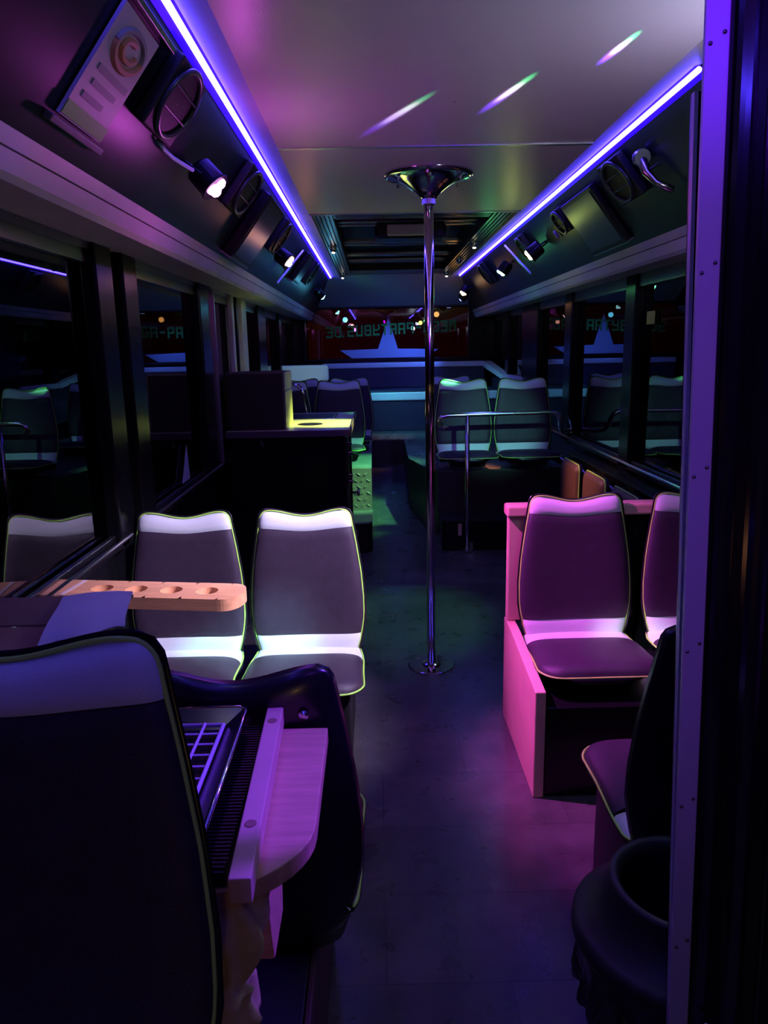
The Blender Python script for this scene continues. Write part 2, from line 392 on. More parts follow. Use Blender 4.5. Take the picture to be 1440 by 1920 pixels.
# blocky mirrored lettering  MEGA-PARTYBUS.DE (seen from inside)
G = {  # segments on a 4 x 5 cell grid: x0,z0,x1,z1
 'M': [(0,0,1,5),(3,0,4,5),(1,3.9,3,5),(1.6,2,2.4,4)], 'E': [(0,0,1,5),(1,4.1,4,5),(1,2.1,3.4,2.9),(1,0,4,.9)],
 'G': [(0,0,1,5),(1,4.1,4,5),(1,0,4,.9),(3,.9,4,2.7),(2,1.9,3,2.7)], 'A': [(0,0,1,5),(3,0,4,5),(1,4.1,3,5),(1,1.8,3,2.7)],
 '-': [(.5,2.1,3.5,3.0)], 'P': [(0,0,1,5),(1,4.1,3,5),(3,2,4,5),(1,2,3,2.8)], 'R': [(0,0,1,5),(1,4.1,3,5),(3,2.8,4,5),(1,2,3.4,2.8),(2.8,0,3.9,2)],
 'T': [(0,4.1,4,5),(1.5,0,2.5,4.1)], 'Y': [(0,2.5,1,5),(3,0,4,5),(1,2.1,3,2.9),(0,0,3,.9)], 'B': [(0,0,1,5),(1,4.1,3.4,5),(1,2.1,3.4,2.9),(1,0,3.4,.9),(3,.5,4,2.3),(3,2.7,4,4.5)],
 'U': [(0,0,1,5),(3,0,4,5),(1,0,3,.9)], 'S': [(0,4.1,4,5),(0,2.9,1,4.1),(0,2.1,4,2.9),(3,.9,4,2.1),(0,0,4,.9)], '.': [(1,0,2,1)], 'D': [(0,0,1,5),(1,4.1,3,5),(1,0,3,.9),(3,.5,4,4.5)]}
txt = 'MEGA-PARTYBUS.DE'
sg = empty('window_lettering', (.2, 9.01, 1.7), label='green mirrored MEGA-PARTYBUS.DE lettering on the rear window', cat='lettering')
adv = [2.6 if ch == '.' else 4.9 for ch in txt]
tot = sum(adv); W = 1.56; u = W / tot; hgt = .13 / 5
xcur = .985
for ch, a in zip(txt, adv):
    mb = MB()
    for (x0, z0, x1, z1) in G[ch]:
        zb = 1.635 + (xcur + .57) * .037
        mb.box(xcur - x1 * u, xcur - x0 * u, y_ - .002, y_, zb + z0 * hgt, zb + z1 * hgt)
    P(mb, 'letter', m_green, sg)
    xcur -= a * u

# ------------------------------------------------------------------ side windows: panes, posts, rails
posts = {-1: [2.02 - 3.0, 2.68, 2.96, 4.26, 6.36, 7.6, 8.97], 1: [-.98, 1.9, 4.18, 5.50, 6.85, 8.0, 8.97]}
wid = 2
for s in (-1, 1):
    xg = XL if s < 0 else XR
    side = 'left' if s < 0 else 'right'
    inn = -s                                     # towards the aisle
    ys = posts[s]
    for i in range(len(ys) - 1):
        a, b = ys[i], ys[i + 1]
        if b - a < .35: continue
        w_ = empty('window_%d' % wid, (xg, (a + b) / 2, 1.3), kind='structure', label='%s side window pane row at %.0f metres' % (side, a + 1)); wid += 1
        w_['label'] = 'dark reflecting %s side window, number %d from the front' % (side, i + 1)
        P(MB().box(xg - .004 + s * .01, xg + .004 + s * .01, a, b, .82, 1.88), 'pane', m_glass, w_)
        fr = MB(); x0, x1 = sorted((xg + s * .004, xg + inn * .03))
        fr.box(x0, x1, a, b, 1.842, 1.874); fr.box(x0, sorted((xg + s * .004, xg + inn * .018))[1] if s < 0 else x1, a, b, 1.80, 1.842)
        P(fr, 'top_frame', m_alu_dark, w_)
        x0, x1 = sorted((xg, xg + inn * .045))
        P(MB().box(x0, x1, a, b, .812, .838), 'sill_rail', m_dark, w_, bevel=.006)
        P(MB().tube([(xg + inn * .052, a, .846), (xg + inn * .052, b, .846)], .009), 'rail_tube', m_steel, w_)
        P(MB().box(*sorted((xg + inn * .004, xg + inn * .022)), a, b, .838, .862), 'rubber_seal', m_alu_dark, w_, bevel=.004)
    for j, y in enumerate(ys):
        wd = .10 if j not in (1, 2) else .085
        if s < 0 and y == 4.26: wd = .15
        if s < 0 and y == 6.36: wd = .22
        if s > 0 and y == 6.85: wd = .34
        x0, x1 = sorted((xg + s * .012, xg + inn * .045))
        t = MB().box(x0, x1, y - wd, y + wd, .0 if j == 0 else .80, 1.87).build('trim_%d' % (20 + wid * 10 + j), m_pil, kind='structure', bevel=.01, label='black window pillar number %d on the %s side' % (j + 1, side))
# bright edge of the pillar by the counter, pale curtain poles behind it
MB().box(-.925, -.905, 4.395, 4.412, .86, 1.85).build('trim_11', m_alu, kind='structure', label='thin silver edge on the pillar beside the counter')
wp = empty('partition_posts', (-.93, 5.3, 1.3), label='pair of pale vertical posts by the left window behind the counter', cat='partition')
P(MB().box(-.945, -.915, 5.00, 5.07, 1.03, 1.86), 'post', m_trim, wp, bevel=.005)
P(MB().box(-.945, -.905, 5.32, 5.50, 1.03, 1.90), 'post', m_trim, wp, bevel=.008)
P(MB().box(-.94, -.92, 5.18, 5.22, 1.03, 1.86), 'seal', m_dark, wp)
# small stickers on the side glass
MB().prism([(XL + .012, 3.729, 1.046), (XL + .012, 3.60, .872), (XL + .012, 3.755, .872)], (-.002, 0, 0)).build('star_tip_sticker', m_decalt, label='pale pointed sticker low on the left window beside the counter', cat='sticker')
MB().box(XR - .013, XR - .011, 3.89, 4.0, 1.60, 1.665).build('square_sticker', m_yellow, label='small yellow sticker high on the right side window', cat='sticker')

# ------------------------------------------------------------------ LED strips
for s, nm in ((-1, 'left'), (1, 'right')):
    X = (lambda x: x) if s < 0 else (lambda x: 2 * XC - x)
    e = empty('led_strip', (X(-.44), 4, 2.245), label='glowing blue-violet LED strip along the %s edge of the ceiling' % nm, cat='light strip')
    ya, yb = (Y0 + .1, 8.25) if s < 0 else (2.25, 8.6)
    P(MB().tube([(X(-.428), ya, 2.2385), (X(-.428), yb, 2.2385)], .0088, 12), 'diffuser_core', m_led, e, smooth=True)
    P(MB().prism([(X(-.414), ya, 2.247), (X(-.452), ya, 2.225), (X(-.456), ya, 2.232), (X(-.418), ya, 2.256)], (0, yb - ya, 0)), 'channel', m_ledglow, e)

e = empty('led_strip', (.93, 0, 2.245), label='added unseen front piece of blue LED strip, lighting the metal post', cat='light strip')  # added out of view to throw blue light on the metal post
P(MB().tube([(.918, -.9, 2.2385), (.918, .88, 2.2385)], .0088, 12), 'diffuser_core', m_led, e, smooth=True)
P(MB().prism([(.904, -.9, 2.247), (.942, -.9, 2.225), (.946, -.9, 2.232), (.908, -.9, 2.256)], (0, 1.78, 0)), 'channel', m_ledglow, e)

# ------------------------------------------------------------------ fittings on the sloped panels
def cove(y, k, s, off=0.0):
    x = -.44 - .245 * k; z = 2.245 - .315 * k
    nx, nz = .315 / .399, -.245 / .399        # towards the aisle and down
    x += nx * off; z += nz * off
    return Vector((x if s < 0 else 2 * XC - x, y, z))
def cdir(s):   # down-slope direction, normal
    d = Vector((-.245, 0, -.315)).normalized(); n = Vector((.315, 0, -.245)).normalized()
    if s > 0: d.x *= -1; n.x *= -1
    return d, n
def slab(y0, y1, k0, k1, s, t0, t1):
    a = [cove(y0, k0, s, t0), cove(y1, k0, s, t0), cove(y1, k1, s, t0), cove(y0, k1, s, t0)]
    b = [cove(y0, k0, s, t1), cove(y1, k0, s, t1), cove(y1, k1, s, t1), cove(y0, k1, s, t1)]
    return MB().hexa(a, b)

for (Y, k, s, colr, en, sz, tgt, sp, nm, vis) in FIX:
    side = 'left' if s < 0 else 'right'
    base = cove(Y, k, s, 0); d, n = cdir(s)
    e = empty('stage_light', base, label='small black stage light glowing %s on the %s sloped panel' % (nm, side), cat='light', group='coloured stage lights')
    head = cove(Y, k, s, .075)
    aim = (Vector(tgt) - head).normalized()
    side_v = aim.cross(Vector((0, 0, 1))).normalized()
    can = P(MB().lathe([(.034, -.045), (.044, -.035), (.046, .03), (.050, .034), (.050, .040), (.03, .040)], head, axis=aim, n=20), 'can', m_dark, e, smooth=False)
    br = [head + side_v * .055, base + side_v * .055, base - side_v * .055, head - side_v * .055]
    P(MB().tube(br, .005, 8), 'bracket', m_dark, e)
    lm = lens(nm, colr, 9 if sp else 4)
    upv = side_v.cross(aim)
    for (a_, b_) in ((.020, -.008), (-.020, -.008), (0, .020)):
        P(MB().lathe([(.0185, 0), (.017, .008), (.009, .014), (0, .015)], head + aim * .040 + side_v * a_ + upv * b_, axis=aim, n=12, cap1=False), 'led_lens', lm, can, smooth=True)
    spot('fixture_or_added_beam', head + aim * .062, tgt, colr, en, sz, .9, .02)
    if sp: point('fixture_spill', head + aim * .13 + n * .06, colr, sp, .035)

# box speakers with oval baffle
def speaker(Yc, k, s, hy, hk, lab, yaw=1):
    e = empty('speaker', cove(Yc, k, s, 0), label=lab, cat='speaker')
    bf = P(slab(Yc - hy * 1.15, Yc + hy * 1.15, max(.085, k - hk * 1.12), min(.97, k + hk * 1.1), s, .002, .035), 'baffle', m_blackm, e, bevel=.006)
    ring = []; fill = []
    for i in range(40):
        a = 2 * PI * i / 40
        yy = Yc + hy * math.cos(a); kk = k + hk * math.sin(a)
        ring.append(cove(yy, kk, s, .040)); fill.append(cove(Yc + hy * .95 * math.cos(a), k + hk * .95 * math.sin(a), s, .036))
    P(MB().tube(ring, .0075, 8, closed=True), 'rim', m_grey, e, smooth=True)
    cy = MB(); nn = 40; vs = list(fill) + [cove(Yc + hy * .35 * math.cos(2 * PI * i / 40), k + hk * .35 * math.sin(2 * PI * i / 40), s, .012) for i in range(40)]
    cy.add(vs, [(i, (i + 1) % 40, 40 + (i + 1) % 40, 40 + i) for i in range(40)] + [tuple(range(40, 80))])
    P(cy, 'cone', m_dark, e, smooth=True)
    for q in (-.33, .33):
        ww = math.sqrt(1 - q * q)
        P(MB().tube([cove(Yc - hy * ww, k + hk * q, s, .042), cove(Yc + hy * ww, k + hk * q, s, .042)], .0028, 6), 'grille_bar', m_alu_dark, bf)
    P(MB().lathe([(.018, 0), (.014, .012), (0, .016)], cove(Yc, k, s, .02), axis=cdir(s)[1], n=16, cap1=False), 'tweeter', m_grey, bf, smooth=True)
    return e
speaker(2.09, .31, -1, .105, .22, 'large oval black speaker on the left sloped panel beside the white sign')
speaker(3.17, .32, -1, .12, .22, 'oval black speaker on the left sloped panel before the flat screen')
speaker(4.35, .35, -1, .10, .22, 'oval black speaker on the left sloped panel above the red light')
speaker(6.4, .33, -1, .12, .24, 'small far speaker on the left sloped panel near the rear')
speaker(3.11, .31, 1, .105, .21, 'oval black speaker on the right sloped panel beside the metal horn')
speaker(4.05, .32, 1, .07, .15, 'small black speaker on the right sloped panel behind the flat screen')
speaker(5.02, .35, 1, .085, .20, 'small black speaker between the two green lights on the right')
speaker(6.7, .35, 1, .12, .24, 'far black speaker beyond the green lights on the right')

# flat screens standing proud of the panels
def screen(y0, y1, k0, k1, s, lab, th=.10):
    e = empty('flat_screen', cove((y0 + y1) / 2, (k0 + k1) / 2, s, 0), label=lab, cat='screen')
    P(slab(y0, y1, k0, k1, s, .002, th), 'housing', m_dark, e, bevel=.006)
    P(slab(y0 + .03, y1 - .03, k0 + .05, k1 - .05, s, th + .001, th + .004), 'panel', m_grey, e)
    P(slab(y0 - .004, y1, k1, k1 + .02, s, .0, th), 'lower_edge', m_alu_dark, e)
    return e
screen(3.50, 3.98, .13, .94, -1, 'dark flat screen box on the left sloped panel', .05)
screen(3.42, 3.93, .17, .90, 1, 'dark flat screen box on the right sloped panel', .03)
screen(5.65, 6.0, .12, .70, -1, 'small far flat screen on the left sloped panel', .04)

# white advertising card in rails
sg = empty('advert_sign', cove(1.78, .5, -1), label='white advertising card with orange logo held in rails, upper left', cat='sign')
sgc = P(slab(1.655, 1.88, .17, .81, -1, .004, .012), 'card', m_sign, sg)
P(slab(1.62, 1.90, .83, .87, -1, .002, .022), 'rail', m_alu_dark, sg, bevel=.002)
P(slab(1.65, 1.95, .10, .135, -1, .002, .022), 'rail', m_alu_dark, sg, bevel=.002)
P(slab(1.655, 1.88, .72, .80, -1, .013, .0145), 'green_band', m_sgreen, sgc)
for k_, ya, yb in ((.66, 1.69, 1.80), (.58, 1.70, 1.83), (.50, 1.69, 1.86)):
    P(slab(ya, yb, k_ - .022, k_ + .012, -1, .013, .0145), 'grey_bar', m_sgrey, sgc)
def arc(y, k, ry, rk, a0, a1, wd, m_, nm):
    pts = [cove(y + ry * math.cos(a0 + (a1 - a0) * i / 16), k + rk * math.sin(a0 + (a1 - a0) * i / 16), -1, .013) for i in range(17)]
    P(MB().tube(pts, wd, 6), nm, m_, sgc)
arc(1.77, .33, .075, .10, -PI, 0, .008, m_sgrey, 'logo_arc'); arc(1.77, .33, .075, .10, 0, PI, .009, m_blob, 'logo_arc')
arc(1.77, .33, .04, .05, 0, 2 * PI * .8, .008, m_blob, 'logo_arc')

# cables, handles, brackets on the panels
MB().tube([cove(2.17, .56, -1, .012), cove(2.22, .58, -1, .02), cove(2.30, .58, -1, .025), cove(2.42, .55, -1, .05)], .006, 8).build('light_cable', mat('pale_cable', (.25, .5, .5), .4), label='pale cable looping from the left speaker to the pink light', cat='cable', smooth=True)
for y, k, s, t in ((2.782, .493, -1, 'left'), (4.302, .44, 1, 'right')):
    d, n = cdir(s); c0 = cove(y, k, s, .004)
    pts = [c0 + n * .012 + d * (.028 * q) for q in (-1, -.5, 0, .5, 1)]
    MB().tube(pts, [.006, .010, .011, .010, .006], 12).build('recess_handle', m_trim, label='small pale oval handle on the %s sloped panel' % t, cat='handle', smooth=True)
P_e = empty('metal_horn', cove(2.83, .5, 1), label='bent metal bracket arm on the right sloped panel', cat='bracket')
P(MB().tube([cove(2.83, .26, 1, .03), cove(2.81, .38, 1, .05), cove(2.79, .50, 1, .05), cove(2.76, .64, 1, .03)], [.020, .016, .011, .012], 12), 'arm', m_steel, P_e, smooth=True)
P(MB().lathe([(.028, -.02), (.03, 0), (.026, .02)], cove(2.83, .25, 1, .03), axis=(0, 1, .2), n=20), 'clamp', m_alu_dark, P_e)
P(MB().tube([cove(2.81, .38, 1, 0), cove(2.81, .38, 1, .05)], .006, 8), 'stud', m_steel, P_e)
for ya, ka, yb, kb, s, t in ((5.16, .89, 5.28, .20, -1, 'left'), (5.42, .12, 5.28, .76, 1, 'right')):
    a = cove(ya, ka, s, .03); b = cove(yb, kb, s, .03); v = (b - a).normalized(); q = v.cross(cdir(s)[1]).normalized() * .012; n = cdir(s)[1] * .01
    MB().hexa([a + q, b + q, b - q, a - q], [a + q + n, b + q + n, b - q + n, a - q + n]).build('metal_batten', m_alu, label='short pale metal batten across the %s sloped panel' % t, cat='batten')

# ------------------------------------------------------------------ seats
def w_back(z):
    K = [(.30, .165), (.36, .183), (.42, .200), (.50, .213), (.58, .213), (.68, .205), (.78, .190), (.86, .176), (.93, .165)]
    for (a, wa), (b, wb) in zip(K, K[1:]):
        if z <= b:
            t = (z - a) / (b - a); t = max(0, t); return wa + (wb - wa) * t
    return K[-1][1]
def dip(s):
    q = abs(s)
    return -.024 * (.5 + .5 * math.cos(PI * min(1, q / .97)))
def ymid(z): return -.045 + .10 * (z - .36)
def bpt(s, t, g=0, z0=.35):
    zt = .912 + g; z = z0 + (zt - z0) * t
    h = zt - z; rr = .030; z += dip(s) * t ** 5; ww = w_back(z) + g
    if h < rr: ww -= rr * (1 - math.sqrt(max(0, 1 - ((rr - h) / rr) ** 2))) * .85
    return s * ww, z, h
def back_panel(ta, tb, T, seam_lo, seam_hi, inset=0.0, rows=14, cols=26):
    mb = MB()
    def fn(u, v):
        t = ta + (tb - ta) * u; s = -1 + 2 * v
        s = math.copysign(1 - (1 - abs(s)) ** 1.6, s)
        if tb > .99: t = ta + (tb - ta) * (1 - (1 - u) ** 1.7)
        x, z, h = bpt(s, t, -inset)
        f = T * (1 - abs(s) ** 7) ** .5
        f *= (1 - math.exp(-max(h, 0) / .010)) if tb > .99 else 1
        if seam_lo: f -= .005 * math.exp(-(t - ta) * .55 / .004)
        if seam_hi: f -= .005 * math.exp(-(tb - t) * .55 / .004)
        return (x, ymid(z) - f - .012 * s * s + .002, z)
    return mb.grid(fn, rows, cols)
CU = [(0, .190), (.06, .203), (.14, .208), (.25, .208), (.36, .213), (.44, .213)]
def w_cu(q):
    for (a, wa), (b, wb) in zip(CU, CU[1:]):
        if q <= b: return wa + (wb - wa) * (q - a) / (b - a)
    return CU[-1][1]
LC = .43
def cpt(s, q, g=0):
    """plan point of the cushion: s across, q metres forward of the back"""
    L = LC + g; qq = q; ww = w_cu(min(q, .44)) + g; rr = .085
    if q > L - rr:
        e = (q - (L - rr)) / rr
        ww -= rr * (1 - math.sqrt(max(0, 1 - e * e))) * .9
    return s * ww, qq
def ztopc(q): return .372 + .030 * math.sin(min(1, q / .36) * PI / 2) + .03 * math.exp(-q / .03)
def cushion(qa, qb, T, seam_a, seam_b, rows=14, cols=24):
    def fn(u, v):
        q = qa + (qb - qa) * u
        if qb > LC - .001: q = qa + (qb - qa) * (1 - (1 - u) ** 1.6)
        s = -1 + 2 * v; s = math.copysign(1 - (1 - abs(s)) ** 1.6, s)
        x, qq = cpt(s, q)
        f = T * (1 - abs(s) ** 6) ** .5
        fr = LC - q
        if qb > LC - .001: f *= math.sqrt(max(0, 1 - (1 - min(1, fr / .05)) ** 2.2))
        if seam_a: f -= .004 * math.exp(-(q - qa) / .004)
        if seam_b: f -= .004 * math.exp(-(qb - q) / .004)
        return (x, -.03 - qq, ztopc(q) - .022 + f)
    return MB().grid(fn, rows, cols)

def make_seat():
    e = empty('bus_seat')
    back_panel(.885, 1.0, .026, True, False, rows=9).build('headband', m_vinyl, e, smooth=True, label='white padded band along the top edge')
    back_panel(.155, .883, .026, True, True, rows=22).build('backrest_pad', m_leather, e, smooth=True)
    back_panel(.0, .153, .024, False, True, rows=6).build('lumbar_band', m_vinyl, e, smooth=True, label='white padded band at the foot of the backrest')
    cushion(.0, .118, .022, False, True, rows=7).build('seat_band', m_vinyl, e, smooth=True, label='white band at the rear of the seat')
    cushion(.120, LC, .034, True, False).build('seat_pad', m_leather, e, smooth=True)
    # piping round the backrest and the seat
    pts = []
    for i in range(26): x, z, h = bpt(-1, .04 + .96 * (1 - (1 - i / 25) ** 1.8), .0); pts.append((x, ymid(z) - .011, z))
    for i in range(1, 24): x, z, h = bpt(-1 + 2 * i / 24, 1, .002); pts.append((x, ymid(z) - .004 - .012 * ((-1 + 2 * i / 24) ** 2), z))
    for i in range(26): x, z, h = bpt(1, .04 + .96 * (1 - (i / 25) ** 1.8), .0); pts.append((x, ymid(z) - .011, z))
    MB().tube(pts, .0030, 8).build('back_piping', m_lime, e, smooth=True, label='lime green piping around the backrest')
    pts = []
    for i in range(22): x, q = cpt(-1, .02 + (LC - .02) * (1 - (1 - i / 21) ** 1.8), .003); pts.append((x, -.03 - q, ztopc(q) - .022))
    for i in range(1, 14): x, q = cpt(-1 + 2 * i / 14, LC, .003); pts.append((x, -.034 - LC, ztopc(LC) - .022))
    for i in range(22): x, q = cpt(1, .02 + (LC - .02) * (1 - (i / 21) ** 1.8), .003); pts.append((x, -.03 - q, ztopc(q) - .022))
    MB().tube(pts, .0034, 8).build('seat_piping', m_lime, e, smooth=True, label='lime green piping around the seat')
    # moulded shell: back part
    sh = MB(); rows, cols = 18, 22; vs = []; fs = []
    for layer in (0, 1):
        for i in range(rows + 1):
            for j in range(cols + 1):
                u = i / rows; s = -1 + 2 * j / cols; s = math.copysign(1 - (1 - abs(s)) ** 1.5, s)
                t = 1 - (1 - u) ** 1.5
                g = .010 if layer == 0 else .004
                x, z, h = bpt(s, t, g, .30)
                y = ymid(z) + .001 - .012 * s * s
                if layer: y += .012 + .026 * (1 - abs(s) ** 5) * (1 - math.exp(-max(h, 0) / .02)) * (1 - .3 * u)
                vs.append((x, y, z))
    n1 = (rows + 1) * (cols + 1); I = lambda l, i, j: l * n1 + i * (cols + 1) + j
    for l in (0, 1):
        for i in range(rows):
            for j in range(cols): fs.append((I(l, i, j), I(l, i + 1, j), I(l, i + 1, j + 1), I(l, i, j + 1)))
    for i in range(rows):
        for j in (0, cols): fs.append((I(0, i, j), I(0, i + 1, j), I(1, i + 1, j), I(1, i, j)))
    for j in range(cols):
        for i in (0, rows): fs.append((I(0, i, j), I(0, i, j + 1), I(1, i, j + 1), I(1, i, j)))
    bsh = sh.add(vs, fs).build('back_shell', m_shell, e, smooth=True, label='black moulded plastic shell')
    # shell: seat part
    sh = MB(); rows, cols = 12, 16; vs = []; fs = []
    for layer in (0, 1):
        for i in range(rows + 1):
            for j in range(cols + 1):
                u = i / rows; s = -1 + 2 * j / cols
                q = (LC + .008) * (1 - (1 - u) ** 1.5)
                x, q = cpt(s, q, .008 if layer == 0 else -.02)
                z = ztopc(q) - .024 - (0 if layer == 0 else .035 * (1 - abs(s) ** 4) + .006)
                vs.append((x, -.03 - q + (.0 if layer == 0 else .02 * u), z))
    n1 = (rows + 1) * (cols + 1)
    for l in (0, 1):
        for i in range(rows):
            for j in range(cols): fs.append((I(l, i, j), I(l, i + 1, j), I(l, i + 1, j + 1), I(l, i, j + 1)))
    for i in range(rows):
        for j in (0, cols): fs.append((I(0, i, j), I(0, i + 1, j), I(1, i + 1, j), I(1, i, j)))
    for j in range(cols):
        for i in (0, rows): fs.append((I(0, i, j), I(0, i, j + 1), I(1, i, j + 1), I(1, i, j)))
    sh.add(vs, fs).build('seat_shell', m_shell, e, smooth=True)
    fr = MB().box(-.13, .13, -.34, -.06, .30, .335).build('mounting_frame', m_dark, e, bevel=.01)
    for (x, z) in ((-.125, .84), (.125, .84)):
        MB().lathe([(.009, .0), (.009, .006), (.004, .009)], (x, ymid(z) + .028, z), axis=(0, 1, 0), n=12).build('bolt', m_steel, bsh)
    return e
proto = make_seat()
SE = [  # x, y, z, rotation, label, group
 (-.272, 2.735, 0, 0, 'brightly lit bus seat left of the aisle, beside the round-ended shelf', 'facing seats on the left'),
 (-.728, 2.735, 0, 0, 'window-side bus seat behind the round-ended wooden shelf on the left', 'facing seats on the left'),
 (.757, 2.755, .03, 0, 'pink-lit bus seat in the wooden surround on the right', 'seats in the wooden surround'),
 (1.237, 2.755, .03, 0, 'window-side seat in the wooden surround, half hidden by the metal post', 'seats in the wooden surround'),
 (-.404, .73, .298, 0, 'large unlit bus seat closest in the lower left corner', 'seats in the near left corner'),
 (-.262, 1.235, .032, PI, 'bus seat turned away, its black shell behind the wooden table', 'seats in the near left corner'),
 (.772, 1.46, 0, PI, 'bus seat turned away behind the metal post, beside the black bin', 'seats on the near right'),
 (.668, 5.65, .35, 0, 'raised rear bus seat beside the pole, behind the handrail', 'raised seats on the right'),
 (1.12, 5.65, .35, 0, 'raised rear bus seat by the right window, behind the handrail', 'raised seats on the right'),
 (-.30, 6.35, .33, 0, 'green-lit aisle seat behind the counter', 'seats behind the counter'),
 (-.75, 6.35, .33, 0, 'window-side seat behind the black box on the counter', 'seats behind the counter'),
 (-.235, 7.02, .325, 0, 'rear left aisle seat seen past the green-lit seat', 'rearmost single seats'),
 (-.70, 7.02, .325, 0, 'rear left window seat seen past the counter box', 'rearmost single seats'),
 (.72, 7.02, .325, 0, 'rear right seat mostly hidden behind the raised seats', 'rearmost single seats'),
]
for i, (x, y, z, r, lab, grp) in enumerate(SE):
    o = proto if i == 0 else copy_tree(proto)
    o.location = (x, y, z); o.rotation_euler = (0, 0, r); o['label'] = lab; o['category'] = 'seat'; o['group'] = grp

# folded tip-up seats along the right wall
def tip_seat(y, lab):
    e = empty('tip_up_seat', (1.235, y, .44), 0, lab, 'seat', 'folded seats along the right wall')
    def outline(q, g=0):
        pts = []
        hw, hh, r = .185 + g, .165 + g, .04
        for cx_, cz_, a0 in ((hw - r, hh - r, 0), (-hw + r, hh - r, PI / 2), (-hw + r * .5, -hh + r * .5, PI), (hw - r * .5, -hh + r * .5, 1.5 * PI)):
            rr = r if cz_ > 0 else r * .5
            for i in range(7): a = a0 + i * PI / 12; pts.append((q, cx_ + rr * math.cos(a), .18 + cz_ + rr * math.sin(a)))
        return pts
    o1 = outline(0.0); n = len(o1)
    mid = [(-.018, p[1] * .97, .18 + (p[2] - .18) * .97) for p in o1]; top = [(-.028, p[1] * .85, .18 + (p[2] - .18) * .85) for p in o1]
    mb = MB().add(o1 + mid + top, [(i, (i + 1) % n, n + (i + 1) % n, n + i) for i in range(n)] + [(n + i, n + (i + 1) % n, 2 * n + (i + 1) % n, 2 * n + i) for i in range(n)] + [tuple(range(2 * n, 3 * n))])
    mb.build('pad', m_brown, e, smooth=True)
    MB().tube(outline(-.002, .003), .0045, 8, closed=True).build('piping', m_lime, e, smooth=True)
    MB().prism(outline(.001, .004), (.025, 0, 0)).build('shell', m_shell, e, bevel=.006)
    MB().box(.02, .06, -.12, .12, .05, .14).build('hinge', m_dark, e, bevel=.005)
    MB().tube([(-.018, .15, .33), (-.03, .165, .345)], .008, 8).build('corner_stud', m_steel, e)
    return e
tip_seat(4.60, 'farthest folded brown seat behind the wooden rail, by the right wall')
tip_seat(4.09, 'middle folded brown seat behind the wooden rail, by the right wall')
tip_seat(3.58, 'nearest folded brown seat behind the wooden rail, dim, by the right wall')
MB().box(1.30, 1.42, 3.30, 4.95, 0, .80).build('wheel_box', m_black, bevel=.01, label='black box against the right wall behind the folded seats', cat='box')

# ------------------------------------------------------------------ plinths
MB().box(XL + .03, -.11, 2.42, 2.93, 0, .298).build('seat_plinth', m_blackm, bevel=.006, label='black plinth under the two lit seats on the left', cat='plinth')
MB().box(.547, XR - .03, 2.245, 2.79, 0, .328).build('seat_plinth', m_black, bevel=.004, label='black plinth under the pink-lit seats on the right', cat='plinth')
pl = empty('seat_plinth', (-.5, 1.0, 0), label='dark carpeted plinth under the near left seats', cat='plinth')
P(MB().box(XL + .05, -.15, .12, .78, 0, .596), 'riser', m_blackm, pl, bevel=.006)
P(MB().box(XL + .05, -.15, .78, 1.66, 0, .329), 'step', m_blackm, pl, bevel=.006)
P(MB().box(-.150, -.138, .78, 1.66, .0, .335), 'edge_board', mat('brown_edge', (.07, .03, .025), .5), pl, bevel=.003)
MB().box(.60, XR - .03, 1.48, 1.86, 0, .298).build('seat_plinth', m_blackm, bevel=.006, label='dark plinth under the turned seat beside the bin', cat='plinth')

# wooden surround on the right
ws = empty('wooden_surround', (.52, 2.5, 0), label='pink-lit wooden surround with top rail around the right seats', cat='wooden frame')
P(MB().prism([(.508, 2.24, 0), (.508, 2.84, 0), (.508, 2.84, .43), (.508, 2.70, .43), (.508, 2.24, .388)], (.036, 0, 0)), 'side_panel', m_wood2, ws, bevel=.004)
P(MB().box(.508, .60, 2.785, 2.82, .43, .86), 'post', m_wood2, ws, bevel=.006)
P(MB().box(.50, XR, 2.765, 2.845, .858, .902), 'top_rail', m_wood2, ws, bevel=.008)
P(MB().box(.60, XR, 2.80, 2.82, .0, .858), 'back_panel', m_black, ws)

# wooden cup shelf on the left window
cs = empty('cup_shelf', (-.62, 2.0, .83), math.atan2(-.15, 1), label='wooden shelf with four cup holes and a rounded end at the left window', cat='shelf')
hx = [-.17, -.067, .036, .142]; hw = .07; TH = .034
m_ = MB()
def ringcell(x0, x1):
    cx_ = (x0 + x1) / 2; N = 32; r = .031
    sq = []; ci = []
    for i in range(N):
        a = 2 * PI * i / N; c_, s_ = math.cos(a), math.sin(a)
        k = 1 / max(abs(c_) / ((x1 - x0) / 2), abs(s_) / hw)
        sq.append((cx_ + k * c_, k * s_, 0)); ci.append((cx_ + r * c_, r * s_, 0))
    lo = [(p[0], p[1], -.022) for p in ci]
    m_.add(sq + ci + lo, [(i, (i + 1) % N, N + (i + 1) % N, N + i) for i in range(N)] + [(N + i, N + (i + 1) % N, 2 * N + (i + 1) % N, 2 * N + i) for i in range(N)] + [tuple(range(2 * N, 3 * N))])
edges = [-.2215, -.1185, -.0155, .089, .195]
for a, b in zip(edges, edges[1:]): ringcell(a, b)
x_e = edges[-1]; x_s = -.352
m_.add([(x_s, -hw, 0), (edges[0], -hw, 0), (edges[0], hw, 0), (x_s, hw, 0)], [(0, 1, 2, 3)])
